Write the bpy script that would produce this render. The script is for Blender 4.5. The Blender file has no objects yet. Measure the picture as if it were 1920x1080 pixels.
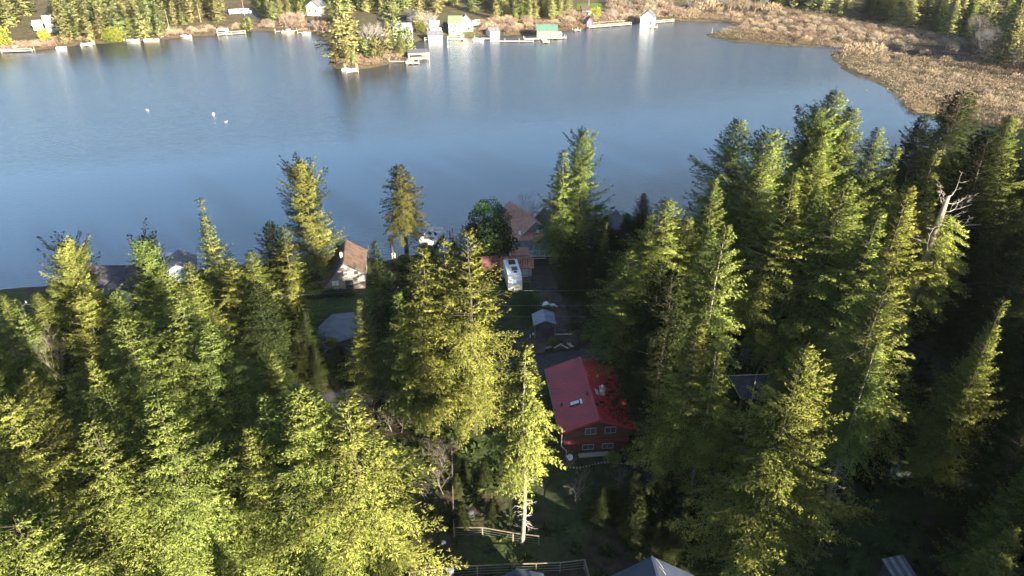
import bpy, math, random
import numpy as np
from mathutils import Vector, Matrix
S = bpy.context.scene
COL = S.collection
rnd = random.Random(7)
R = math.radians

# ---------------------------------------------------------------- camera, sky, sun, exposure
CAM_H, PITCH, FOC = 58.0, 30.0, 1280.0
cam_d = bpy.data.cameras.new('camera'); cam = bpy.data.objects.new('camera', cam_d); COL.objects.link(cam)
cam.location = (0, 0, CAM_H); cam.rotation_euler = (R(90 - PITCH), 0, 0)
cam_d.sensor_width = 36; cam_d.lens = 24; cam_d.clip_start = .5; cam_d.clip_end = 6000
S.camera = cam
SUN_AZ, SUN_EL = 39.0, 18.0          # degrees to the right of straight behind the camera, degrees up
to_sun = Vector((math.sin(R(SUN_AZ)) * math.cos(R(SUN_EL)), -math.cos(R(SUN_AZ)) * math.cos(R(SUN_EL)), math.sin(R(SUN_EL))))
W = bpy.data.worlds.new('World'); S.world = W; W.use_nodes = True
wn = W.node_tree; sky = wn.nodes.new('ShaderNodeTexSky'); sky.sky_type = 'NISHITA'; sky.sun_disc = False
sky.sun_elevation = R(SUN_EL); sky.sun_rotation = math.atan2(to_sun.x, to_sun.y)
sky.air_density = 1.0; sky.dust_density = .8; sky.ozone_density = 1.9
wn.links.new(sky.outputs[0], wn.nodes['Background'].inputs[0]); wn.nodes['Background'].inputs[1].default_value = .062
sl = bpy.data.lights.new('sun', 'SUN'); sl.energy = 5.0; sl.angle = R(.5); sl.color = (1, .88, .66)
so = bpy.data.objects.new('sun', sl); COL.objects.link(so); so.location = (60, -60, 90)
so.rotation_euler = (-to_sun).to_track_quat('-Z', 'Y').to_euler()
S.view_settings.view_transform = 'Standard'; S.view_settings.look = 'None'; S.view_settings.gamma = 1
S.view_settings.exposure = 2.8; S.view_settings.use_curve_mapping = False
S.render.engine = 'CYCLES'
HAZE = .00003

# ---------------------------------------------------------------- helpers: geometry of the view
cp, sp = math.cos(R(PITCH)), math.sin(R(PITCH))
def unproj(u, v, z):
    a, b = (u - 960) / FOC, -(v - 540) / FOC
    dx, dy, dz = a, cp + b * sp, -sp + b * cp
    t = (z - CAM_H) / dz
    return dx * t, dy * t

def mat(name, c, c2=None, rough=.8, scale=2., spec=.3, metal=0., bump=0., bscale=None, stretch=(1, 1, 1), detail=4, lo=.35, hi=.65):
    m = bpy.data.materials.new(name); m.use_nodes = True; nt = m.node_tree; p = nt.nodes['Principled BSDF']
    p.inputs['Roughness'].default_value = rough; p.inputs['Metallic'].default_value = metal
    p.inputs['Specular IOR Level'].default_value = spec
    if c2 is None: c2 = tuple(k * .75 for k in c)
    tc = nt.nodes.new('ShaderNodeTexCoord'); mp = nt.nodes.new('ShaderNodeMapping'); mp.inputs['Scale'].default_value = stretch
    no = nt.nodes.new('ShaderNodeTexNoise'); no.inputs['Scale'].default_value = scale; no.inputs['Detail'].default_value = detail
    rp = nt.nodes.new('ShaderNodeValToRGB')
    rp.color_ramp.elements[0].position = lo; rp.color_ramp.elements[1].position = hi
    rp.color_ramp.elements[0].color = (*c2, 1); rp.color_ramp.elements[1].color = (*c, 1)
    nt.links.new(tc.outputs['Object'], mp.inputs[0]); nt.links.new(mp.outputs[0], no.inputs['Vector'])
    nt.links.new(no.outputs['Fac'], rp.inputs[0]); nt.links.new(rp.outputs[0], p.inputs['Base Color'])
    if bump:
        n2 = nt.nodes.new('ShaderNodeTexNoise'); n2.inputs['Scale'].default_value = bscale or scale * 3; n2.inputs['Detail'].default_value = 3
        bp = nt.nodes.new('ShaderNodeBump'); bp.inputs['Strength'].default_value = bump; bp.inputs['Distance'].default_value = .05
        nt.links.new(mp.outputs[0], n2.inputs['Vector']); nt.links.new(n2.outputs['Fac'], bp.inputs['Height']); nt.links.new(bp.outputs[0], p.inputs['Normal'])
    return m

def leafmat(name, dark, light, trans=.22, hue=.03, val=.3, sat=1.0, round_=False):
    m = bpy.data.materials.new(name); m.use_nodes = True; nt = m.node_tree; nt.nodes.clear()
    out = nt.nodes.new('ShaderNodeOutputMaterial'); at = nt.nodes.new('ShaderNodeAttribute'); at.attribute_name = 'tint'
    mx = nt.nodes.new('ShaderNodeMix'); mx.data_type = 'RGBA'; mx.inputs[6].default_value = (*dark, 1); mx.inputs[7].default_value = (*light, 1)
    oi = nt.nodes.new('ShaderNodeObjectInfo'); hs = nt.nodes.new('ShaderNodeHueSaturation'); hs.inputs['Saturation'].default_value = sat
    m1 = nt.nodes.new('ShaderNodeMapRange'); m1.inputs[3].default_value = .5 - hue; m1.inputs[4].default_value = .5 + hue
    ml = nt.nodes.new('ShaderNodeMath'); ml.operation = 'MULTIPLY'; ml.inputs[1].default_value = 7.31
    fr = nt.nodes.new('ShaderNodeMath'); fr.operation = 'FRACT'
    m2 = nt.nodes.new('ShaderNodeMapRange'); m2.inputs[3].default_value = 1 - val; m2.inputs[4].default_value = 1 + val
    d = nt.nodes.new('ShaderNodeBsdfDiffuse'); t = nt.nodes.new('ShaderNodeBsdfTranslucent'); ms = nt.nodes.new('ShaderNodeMixShader'); ms.inputs[0].default_value = trans
    L = nt.links.new
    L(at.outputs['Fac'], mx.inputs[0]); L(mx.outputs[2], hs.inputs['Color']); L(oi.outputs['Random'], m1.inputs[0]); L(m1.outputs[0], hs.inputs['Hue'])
    L(oi.outputs['Random'], ml.inputs[0]); L(ml.outputs[0], fr.inputs[0]); L(fr.outputs[0], m2.inputs[0]); L(m2.outputs[0], hs.inputs['Value'])
    if round_:
        an = nt.nodes.new('ShaderNodeAttribute'); an.attribute_name = 'nrm'; vt = nt.nodes.new('ShaderNodeVectorTransform'); vt.vector_type = 'NORMAL'; vt.convert_from = 'OBJECT'; vt.convert_to = 'WORLD'
        L(an.outputs['Vector'], vt.inputs[0]); L(vt.outputs[0], d.inputs['Normal'])
    L(hs.outputs[0], d.inputs[0]); L(hs.outputs[0], t.inputs[0]); L(d.outputs[0], ms.inputs[1]); L(t.outputs[0], ms.inputs[2]); L(ms.outputs[0], out.inputs[0])
    return m

def lin(c): return tuple((x / 12.92 if x <= .04045 else ((x + .055) / 1.055) ** 2.4) for x in c)

class MB:
    """collects simple solids, linked as ONE mesh object"""
    def __init__(s): s.v = []; s.f = []
    def add(s, vs, fs):
        n = len(s.v); s.v += [tuple(p) for p in vs]; s.f += [tuple(i + n for i in q) for q in fs]; return s
    def box(s, c, d, rz=0, M=None):
        x, y, z = d[0] / 2, d[1] / 2, d[2] / 2
        vs = [Vector((a * x, b * y, e * z)) for e in (-1, 1) for b in (-1, 1) for a in (-1, 1)]
        if M is not None: vs = [M @ p for p in vs]
        if rz: vs = [Matrix.Rotation(rz, 3, 'Z') @ p for p in vs]
        c = Vector(c); vs = [p + c for p in vs]
        return s.add(vs, [(0, 2, 3, 1), (4, 5, 7, 6), (0, 1, 5, 4), (2, 6, 7, 3), (0, 4, 6, 2), (1, 3, 7, 5)])
    def bar(s, a, b, w, h):
        a, b = Vector(a), Vector(b); d = b - a; L = d.length
        q = d.to_track_quat('X', 'Z').to_matrix()
        return s.box((a + b) / 2, (L, w, h), M=q)
    def prism(s, prof, y0, y1):           # profile in local x,z extruded along y
        n = len(prof); vs = [(p[0], y0, p[1]) for p in prof] + [(p[0], y1, p[1]) for p in prof]
        fs = [tuple(range(n)), tuple(range(2 * n - 1, n - 1, -1))] + [(i, i + n, (i + 1) % n + n, (i + 1) % n) for i in range(n)]
        return s.add(vs, fs)
    def slab(s, pts, th):                 # a thick sheet under the given polygon
        n = len(pts); p = [Vector(q) for q in pts]
        nm = (p[1] - p[0]).cross(p[2] - p[0]).normalized()
        if nm.z < 0: nm = -nm
        vs = p + [q - nm * th for q in p]
        fs = [tuple(range(n)), tuple(range(2 * n - 1, n - 1, -1))] + [(i, i + n, (i + 1) % n + n, (i + 1) % n) for i in range(n)]
        return s.add(vs, fs)
    def tube(s, pts, rad, k=6, cap=True):
        pts = [Vector(p) for p in pts]; n = len(pts); rings = []
        for i, p in enumerate(pts):
            d = (pts[min(i + 1, n - 1)] - pts[max(i - 1, 0)]).normalized()
            u = d.orthogonal().normalized() if abs(d.z) > .95 else Vector((-d.y, d.x, 0)).normalized()
            w = d.cross(u); r = rad[i] if hasattr(rad, '__len__') else rad
            rings.append([p + (u * math.cos(2 * math.pi * j / k) + w * math.sin(2 * math.pi * j / k)) * r for j in range(k)])
        vs = [q for r_ in rings for q in r_]
        fs = [(i * k + j, i * k + (j + 1) % k, (i + 1) * k + (j + 1) % k, (i + 1) * k + j) for i in range(n - 1) for j in range(k)]
        if cap: fs += [tuple(range(k))[::-1], tuple(range((n - 1) * k, n * k))]
        return s.add(vs, fs)
    def mesh(s, name, m, smooth=False):
        me = bpy.data.meshes.new(name); me.from_pydata(s.v, [], s.f); me.materials.append(m)
        import bmesh as _b
        bm = _b.new(); bm.from_mesh(me); _b.ops.recalc_face_normals(bm, faces=bm.faces); bm.to_mesh(me); bm.free()
        if smooth: me.polygons.foreach_set('use_smooth', [True] * len(me.polygons))
        return me
    def build(s, name, m, parent=None, smooth=False, loc=None, rz=0):
        return link(name, s.mesh(name, m, smooth), parent, loc, rz)

def link(name, me, parent=None, loc=None, rz=0):
    o = bpy.data.objects.new(name, me); COL.objects.link(o)
    if parent is not None: o.parent = parent
    if loc is not None: o.location = loc
    if rz: o.rotation_euler = (0, 0, rz)
    return o
def tag(o, label, cat=None, group=None, kind=None):
    if label: o['label'] = label
    if cat: o['category'] = cat
    if group: o['group'] = group
    if kind: o['kind'] = kind
    return o
def thing(name, label, cat, loc=(0, 0, 0), rz=0, group=None):
    o = bpy.data.objects.new(name, None); COL.objects.link(o); o.location = loc; o.rotation_euler = (0, 0, rz)
    o.empty_display_size = .5
    return tag(o, label, cat, group)
def npmesh(name, v, f, m, tint=None, nrm=None):
    v = np.asarray(v, np.float32); f = np.asarray(f, np.int32); k = f.shape[1]
    me = bpy.data.meshes.new(name); me.vertices.add(len(v)); me.vertices.foreach_set('co', v.ravel())
    me.loops.add(f.size); me.loops.foreach_set('vertex_index', f.ravel())
    me.polygons.add(len(f)); me.polygons.foreach_set('loop_start', np.arange(len(f), dtype=np.int32) * k)
    if tint is not None:
        a = me.attributes.new('tint', 'FLOAT', 'POINT'); a.data.foreach_set('value', np.asarray(tint, np.float32))
    if nrm is not None:
        a = me.attributes.new('nrm', 'FLOAT_VECTOR', 'POINT'); a.data.foreach_set('vector', np.asarray(nrm, np.float32).ravel())
    me.materials.append(m); me.update()
    return me

# ---------------------------------------------------------------- lake outline and terrain
SHORE_NEAR = [(-700, 660), (-200, 575), (0, 545), (120, 530), (200, 524), (330, 504), (450, 500), (560, 494), (640, 484), (720, 487), (800, 474),
 (880, 474), (940, 452), (1000, 436), (1060, 446), (1130, 448), (1200, 440), (1300, 422), (1400, 398), (1500, 372), (1600, 345), (1700, 315),
 (1775, 288), (1795, 255), (1768, 232), (1738, 217), (1704, 212), (1692, 190), (1672, 174), (1640, 155), (1600, 141), (1575, 125), (1557, 112)]
SHORE_FAR = [(1562, 98), (1600, 94), (1540, 88), (1480, 87), (1420, 82), (1370, 77), (1335, 70), (1320, 66), (1350, 57), (1400, 51), (1370, 45),
 (1340, 40), (1290, 40), (1240, 38), (1190, 44), (1150, 49), (1100, 52), (1080, 57), (1050, 57), (1035, 63), (990, 66), (940, 67), (900, 68),
 (870, 70), (835, 70), (800, 73), (775, 79), (768, 90), (776, 102), (765, 111), (735, 119), (700, 127), (665, 131), (635, 130), (617, 123),
 (621, 100), (618, 80), (600, 66), (570, 62), (540, 60), (500, 58), (480, 57), (440, 62), (400, 67), (340, 70), (300, 75), (250, 78), (200, 81),
 (150, 84), (110, 90), (60, 96), (0, 99), (-150, 115), (-700, 170)]
LAKE = np.array([unproj(u, v, 0) for u, v in SHORE_NEAR + SHORE_FAR])
def lake_sd(x, y):
    x = np.asarray(x, float); y = np.asarray(y, float)
    dm = np.full(x.shape, 1e9); ins = np.zeros(x.shape, bool); n = len(LAKE)
    for i in range(n):
        ax, ay = LAKE[i]; bx, by = LAKE[(i + 1) % n]; ex, ey = bx - ax, by - ay
        t = np.clip(((x - ax) * ex + (y - ay) * ey) / (ex * ex + ey * ey), 0, 1)
        dm = np.minimum(dm, np.hypot(x - ax - t * ex, y - ay - t * ey))
        c = (ay > y) != (by > y)
        xi = ax + (y - ay) / np.where(abs(ey) < 1e-9, 1e-9, ey) * ex
        ins ^= c & (x < xi)
    return np.where(ins, -dm, dm)
def sstep(x, a, b):
    t = np.clip((x - a) / (b - a), 0, 1); return t * t * (3 - 2 * t)
def height(x, y):
    sd = lake_sd(x, y)
    land = .12 + .75 * (1 - np.exp(-np.maximum(sd, 0) / 2.5)) + 2.4 * (1 - np.exp(-np.maximum(sd, 0) / 45.))
    land = land + .035 * np.maximum(0, sd - 25) * sstep(y, 250, 330)
    marsh = sstep(x, 85, 120) * sstep(y, 165, 200) * (1 - sstep(y, 380, 420))
    land = land * (1 - marsh) + (.22 + .3 * (1 - np.exp(-np.maximum(sd, 0) / 6.))) * marsh
    hill = np.maximum(0, (x * .72 - y * .42 - 8)); land = land + (1 - sstep(y, 90, 170)) * .17 * hill
    land = land + sstep(y, 500, 1050) * 125
    w = .22 * np.sin(x * .19 + 1.3) * np.sin(y * .23) + .12 * np.sin(x * .53 + y * .37) + .06 * np.sin(x * 1.1 - y * .9)
    land = land + w * sstep(sd, 3, 14) * (1 - .7 * marsh)
    return np.where(sd > 0, land, np.maximum(-2.5, -.25 + sd * .12))
gx = np.concatenate([np.arange(-1250, -320, 60.), np.arange(-320, 340.1, 3.), np.arange(400, 1251, 60.)])
gy = np.concatenate([np.arange(-420, -60, 30.), np.arange(-60, 480.1, 3.), np.arange(520, 1250, 60.)])
GX, GY = np.meshgrid(gx, gy); GZ = height(GX, GY); SDG = lake_sd(GX, GY)
def gh(x, y):
    i = int(np.clip(np.searchsorted(gx, x) - 1, 0, len(gx) - 2)); j = int(np.clip(np.searchsorted(gy, y) - 1, 0, len(gy) - 2))
    a = (x - gx[i]) / (gx[i + 1] - gx[i]); b = (y - gy[j]) / (gy[j + 1] - gy[j])
    return float(GZ[j, i] * (1 - a) * (1 - b) + GZ[j, i + 1] * a * (1 - b) + GZ[j + 1, i] * (1 - a) * b + GZ[j + 1, i + 1] * a * b)
def sdq(x, y):
    i = int(np.clip(np.searchsorted(gx, x) - 1, 0, len(gx) - 2)); j = int(np.clip(np.searchsorted(gy, y) - 1, 0, len(gy) - 2))
    a = (x - gx[i]) / (gx[i + 1] - gx[i]); b = (y - gy[j]) / (gy[j + 1] - gy[j])
    return float(SDG[j, i] * (1 - a) * (1 - b) + SDG[j, i + 1] * a * (1 - b) + SDG[j + 1, i] * (1 - a) * b + SDG[j + 1, i + 1] * a * b)
def at(u, v, up=0.):
    z = 2.
    for _ in range(18):
        x, y = unproj(u, v, z); zn = max(gh(x, y), 0) + up
        z = z + (zn - z) * .7
    x, y = unproj(u, v, z)
    return Vector((x, y, z - up))
def depth(x, y, z): return y * cp + (CAM_H - z) * sp

def ground_mat():
    m = bpy.data.materials.new('ground'); m.use_nodes = True; nt = m.node_tree; p = nt.nodes['Principled BSDF']; L = nt.links.new
    p.inputs['Roughness'].default_value = .95; p.inputs['Specular IOR Level'].default_value = .1
    g = nt.nodes.new('ShaderNodeNewGeometry'); sx = nt.nodes.new('ShaderNodeSeparateXYZ'); L(g.outputs['Position'], sx.inputs[0])
    def noise(sc, d=5):
        n = nt.nodes.new('ShaderNodeTexNoise'); n.inputs['Scale'].default_value = sc; n.inputs['Detail'].default_value = d; L(g.outputs['Position'], n.inputs['Vector']); return n.outputs['Fac']
    def ramp(f, a, ca, b, cb):
        r = nt.nodes.new('ShaderNodeValToRGB'); e = r.color_ramp.elements; e[0].position = a; e[0].color = (*ca, 1); e[1].position = b; e[1].color = (*cb, 1); L(f, r.inputs[0]); return r.outputs[0]
    def mixc(f, a, b):
        x = nt.nodes.new('ShaderNodeMix'); x.data_type = 'RGBA'; L(f, x.inputs[0]); L(a, x.inputs[6]); L(b, x.inputs[7]); return x.outputs[2]
    duff = ramp(noise(.9), .35, (.018, .015, .010), .7, (.050, .042, .026))
    moss = ramp(noise(2.3), .3, (.018, .030, .010), .7, (.045, .060, .018))
    near = mixc(ramp(noise(.11, 3), .45, (0, 0, 0), .6, (1, 1, 1)), duff, moss)
    dry = ramp(noise(.35), .3, (.038, .034, .018), .7, (.085, .068, .038))
    mr = nt.nodes.new('ShaderNodeMapRange'); mr.inputs[1].default_value = 180; mr.inputs[2].default_value = 240; L(sx.outputs[1], mr.inputs[0])
    col = mixc(mr.outputs[0], near, dry)
    L(col, p.inputs['Base Color'])
    bp = nt.nodes.new('ShaderNodeBump'); bp.inputs['Strength'].default_value = .8; bp.inputs['Distance'].default_value = .25; L(noise(1.7, 6), bp.inputs['Height']); L(bp.outputs[0], p.inputs['Normal'])
    return m
def water_mat():
    m = bpy.data.materials.new('lake_water'); m.use_nodes = True; nt = m.node_tree; p = nt.nodes['Principled BSDF']; L = nt.links.new
    p.inputs['Base Color'].default_value = (.003, .011, .024, 1); p.inputs['IOR'].default_value = 1.52; p.inputs['Specular IOR Level'].default_value = .7
    g = nt.nodes.new('ShaderNodeNewGeometry'); mp = nt.nodes.new('ShaderNodeMapping'); mp.inputs['Rotation'].default_value = (0, 0, R(-14)); mp.inputs['Scale'].default_value = (.55, 1.5, 1)
    L(g.outputs['Position'], mp.inputs[0])
    n1 = nt.nodes.new('ShaderNodeTexNoise'); n1.inputs['Scale'].default_value = 1.25; n1.inputs['Detail'].default_value = 3; n1.inputs['Distortion'].default_value = .4; L(mp.outputs[0], n1.inputs['Vector'])
    # a calmer lane some 30 m wide crosses the lake; ripples nearer the camera are stronger
    ml = nt.nodes.new('ShaderNodeMapping'); ml.vector_type = 'TEXTURE'; ml.inputs['Location'].default_value = (-25, 158, 0); ml.inputs['Rotation'].default_value = (0, 0, R(23.8)); L(g.outputs['Position'], ml.inputs[0])
    sl_ = nt.nodes.new('ShaderNodeSeparateXYZ'); L(ml.outputs[0], sl_.inputs[0])
    # wind: rougher lanes and calmer lanes, a few tens of metres wide
    mw = nt.nodes.new('ShaderNodeMapping'); mw.inputs['Rotation'].default_value = (0, 0, R(-22)); mw.inputs['Scale'].default_value = (.0035, .013, 1); L(g.outputs['Position'], mw.inputs[0])
    n2 = nt.nodes.new('ShaderNodeTexNoise'); n2.inputs['Scale'].default_value = 1.; n2.inputs['Detail'].default_value = 4; L(mw.outputs[0], n2.inputs['Vector'])
    wob = nt.nodes.new('ShaderNodeMath'); wob.operation = 'MULTIPLY_ADD'; wob.inputs[1].default_value = 46; L(n2.outputs['Fac'], wob.inputs[0]); L(sl_.outputs[1], wob.inputs[2])
    lane = nt.nodes.new('ShaderNodeValToRGB'); L_ = lane.color_ramp; e_ = L_.elements
    lr = nt.nodes.new('ShaderNodeMapRange'); lr.inputs[1].default_value = -47; lr.inputs[2].default_value = 93; L(wob.outputs[0], lr.inputs[0]); L(lr.outputs[0], lane.inputs[0])
    e_[0].position = .18; e_[0].color = (1, 1, 1, 1); e_[1].position = .38; e_[1].color = (0, 0, 0, 1)
    k_ = L_.elements.new(.58); k_.color = (.05, .05, .05, 1); k_ = L_.elements.new(.85); k_.color = (.6, .6, .6, 1); L_.interpolation = 'EASE'
    cmb = nt.nodes.new('ShaderNodeMath'); cmb.operation = 'MULTIPLY_ADD'; cmb.inputs[1].default_value = .35; L(n2.outputs['Fac'], cmb.inputs[0])
    ls = nt.nodes.new('ShaderNodeMath'); ls.operation = 'MULTIPLY'; ls.inputs[1].default_value = .65; L(lane.outputs[0], ls.inputs[0]); L(ls.outputs[0], cmb.inputs[2])
    r = nt.nodes.new('ShaderNodeMapRange'); r.inputs[1].default_value = .12; r.inputs[2].default_value = .85; r.inputs[3].default_value = .06; r.inputs[4].default_value = .26; L(cmb.outputs[0], r.inputs[0])
    bp = nt.nodes.new('ShaderNodeBump'); bp.inputs['Distance'].default_value = .6; L(r.outputs[0], bp.inputs['Strength']); L(n1.outputs['Fac'], bp.inputs['Height']); L(bp.outputs[0], p.inputs['Normal'])
    r2 = nt.nodes.new('ShaderNodeMapRange'); r2.inputs[1].default_value = .12; r2.inputs[2].default_value = .85; r2.inputs[3].default_value = .10; r2.inputs[4].default_value = .20; L(cmb.outputs[0], r2.inputs[0]); L(r2.outputs[0], p.inputs['Roughness'])
    return m
nx, ny = len(gx), len(gy)
idx = np.arange(nx * ny).reshape(ny, nx)
quads = np.stack([idx[:-1, :-1], idx[:-1, 1:], idx[1:, 1:], idx[1:, :-1]], -1).reshape(-1, 4)
gm = npmesh('ground', np.stack([GX, GY, GZ], -1).reshape(-1, 3), quads, ground_mat())
gm.polygons.foreach_set('use_smooth', [True] * len(gm.polygons))
tag(link('ground', gm), 'wooded ground around the lake', kind='structure')
wv = [(-900, 40, 0), (320, 40, 0), (320, 470, 0), (-900, 470, 0)]
tag(link('lake', npmesh('lake', wv, [(0, 1, 2, 3)], water_mat())), 'calm blue lake with fine ripples', kind='structure')

def drape(name, pts, m, off=.05, step=1.2, label=None):
    """a sheet that follows the ground inside a polygon of ground points"""
    P = np.array([(p[0], p[1]) for p in pts])
    from mathutils.geometry import delaunay_2d_cdt
    vs = []
    n = len(P)
    for i in range(n):
        a, b = P[i], P[(i + 1) % n]; k = max(1, int(np.hypot(*(b - a)) / step))
        for t in range(k): vs.append(Vector(a + (b - a) * t / k))
    ne = len(vs); poly = np.array([tuple(v) for v in vs])
    x0, y0 = P.min(0); x1, y1 = P.max(0)
    for x in np.arange(x0, x1, step):
        for y in np.arange(y0, y1, step):
            ins = False; j = ne - 1
            for i in range(ne):
                if (poly[i][1] > y) != (poly[j][1] > y) and x < (poly[j][0] - poly[i][0]) * (y - poly[i][1]) / (poly[j][1] - poly[i][1]) + poly[i][0]: ins = not ins
                j = i
            if ins: vs.append(Vector((x, y)))
    r = delaunay_2d_cdt(vs, [(i, (i + 1) % ne) for i in range(ne)], [list(range(ne))], 2, 1e-4)
    vv = [(p.x, p.y, gh(p.x, p.y) + off) for p in r[0]]
    me = bpy.data.meshes.new(name); me.from_pydata(vv, [], [tuple(f) for f in r[2]]); me.materials.append(m)
    import bmesh as _b
    bm = _b.new(); bm.from_mesh(me); _b.ops.recalc_face_normals(bm, faces=bm.faces); bm.to_mesh(me); bm.free()
    o = link(name, me); return tag(o, label, kind='structure')

# ---------------------------------------------------------------- trees: how they grow
bark = mat('bark', (.075, .062, .05), (.035, .03, .025), .95, 3, .1, bump=.6, stretch=(3, 3, .5))
pale_bark = mat('pale_bark', (.27, .235, .195), (.11, .095, .08), .9, 2.5, .1, bump=.5, stretch=(3, 3, .6))
dead_wood = mat('dead_wood', (.42, .39, .36), (.22, .20, .18), .9, 3, .1, stretch=(3, 3, .5))
twig_mat = mat('twigs', (.27, .21, .15), (.16, .12, .09), .95, 1.5, .1)
leaf = {
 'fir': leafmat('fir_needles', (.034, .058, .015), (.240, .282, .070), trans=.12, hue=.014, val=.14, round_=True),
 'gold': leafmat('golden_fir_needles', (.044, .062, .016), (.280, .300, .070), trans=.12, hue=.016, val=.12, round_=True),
 'deep': leafmat('shaded_fir_needles', (.012, .020, .009), (.050, .060, .018), hue=.015, round_=True),  # shade of the dark woods put into the needle colour
 'cedar': leafmat('cedar_sprays', (.030, .042, .014), (.12, .105, .028), hue=.015, round_=True),
 'laurel': leafmat('laurel_leaves', (.014, .028, .011), (.034, .054, .020), trans=.1),
 'far': leafmat('hazed_far_foliage', (.15, .165, .06), (.38, .385, .15), trans=.12, hue=.04, val=.3, round_=True),  # paled and greyed, so part of the distance haze sits in the colour
 'lime': leafmat('lime_foliage', (.12, .15, .022), (.24, .25, .045), hue=.015),
}

def needles(o, az, L, e0, droop, up, rng, spacing=.3, tl=.36, tw=.10, tipdroop=.22, fan=.38):
    """foliage of many boughs at once: bough -> side shoots -> small folded needle sprays"""
    o = np.asarray(o, float); N = len(o)
    nsec = np.maximum(3, (L / spacing * 2).astype(int)); bi = np.repeat(np.arange(N), nsec); M = len(bi)
    t = rng.uniform(.04, 1.02, M); t[rng.random(M) < .12] = 1.0
    Lb, ab, eb, db, ub = L[bi], az[bi], e0[bi], droop[bi], up[bi]
    h = Lb * t * np.cos(eb); z = Lb * (np.sin(eb) * t - db * t ** 2 + ub * t ** 3)
    pos = o[bi] + np.stack([np.cos(ab) * h, np.sin(ab) * h, z], 1)
    dz = np.sin(eb) - 2 * db * t + 3 * ub * t ** 2
    side = np.where(rng.random(M) < .5, -1., 1.) * rng.uniform(.35, 1.15, M) * np.where(t >= 1, .3, 1)
    a2 = ab + side
    l = np.minimum((fan * Lb * np.clip(1 - t, 0, 1) ** .9 + .25) * rng.uniform(.6, 1.25, M), 1.7)
    d2 = np.stack([np.cos(a2), np.sin(a2), dz * .6 - tipdroop * rng.uniform(-.9, 1.7, M)], 1); d2 /= np.linalg.norm(d2, axis=1)[:, None]
    kt = np.maximum(2, np.ceil(l / (tl * .62)).astype(int)); si = np.repeat(np.arange(M), kt); K = len(si)
    s = rng.uniform(0, 1, K)
    b = pos[si] + d2[si] * (l[si] * s)[:, None] - np.array([0, 0, 1]) * (.10 * l[si] * s ** 2)[:, None]
    sg = np.where(rng.random(K) < .5, -1., 1.) * rng.uniform(.1, .65, K)
    ca, sa = np.cos(sg), np.sin(sg); dd = d2[si]
    d3 = np.stack([dd[:, 0] * ca - dd[:, 1] * sa, dd[:, 0] * sa + dd[:, 1] * ca, dd[:, 2] + rng.uniform(-.55, .65, K)], 1); d3 /= np.linalg.norm(d3, axis=1)[:, None]
    ln = tl * rng.uniform(.7, 1.35, K); wd = tw * rng.uniform(.7, 1.3, K)
    upv = np.stack([rng.normal(0, 1.1, K), rng.normal(0, 1.1, K), np.ones(K)], 1)
    w = np.cross(d3, upv); w /= np.linalg.norm(w, axis=1)[:, None] + 1e-9
    mid = b + d3 * (ln * .5)[:, None]; sag = np.array([0, 0, -1]) * (wd * .45)[:, None]
    v = np.stack([b, mid + w * wd[:, None] + sag, b + d3 * ln[:, None], mid - w * wd[:, None] + sag], 1).reshape(-1, 3)
    q = np.arange(K) * 4
    f = np.concatenate([np.stack([q, q + 1, q + 2], 1), np.stack([q, q + 2, q + 3], 1)])
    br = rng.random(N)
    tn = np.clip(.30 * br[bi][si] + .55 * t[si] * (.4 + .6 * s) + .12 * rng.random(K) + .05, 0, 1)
    pm = b + d3 * (ln * .5)[:, None]; rad = np.stack([pm[:, 0], pm[:, 1], np.zeros(K)], 1); rad /= np.linalg.norm(rad, axis=1)[:, None] + .25
    nr = rad * .9 + np.array([0, 0, .42]) + d3 * .22 + rng.normal(0, .13, (K, 3)); nr /= np.linalg.norm(nr, axis=1)[:, None]
    return v, f, np.repeat(tn, 4), np.repeat(nr, 4, axis=0)

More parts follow.
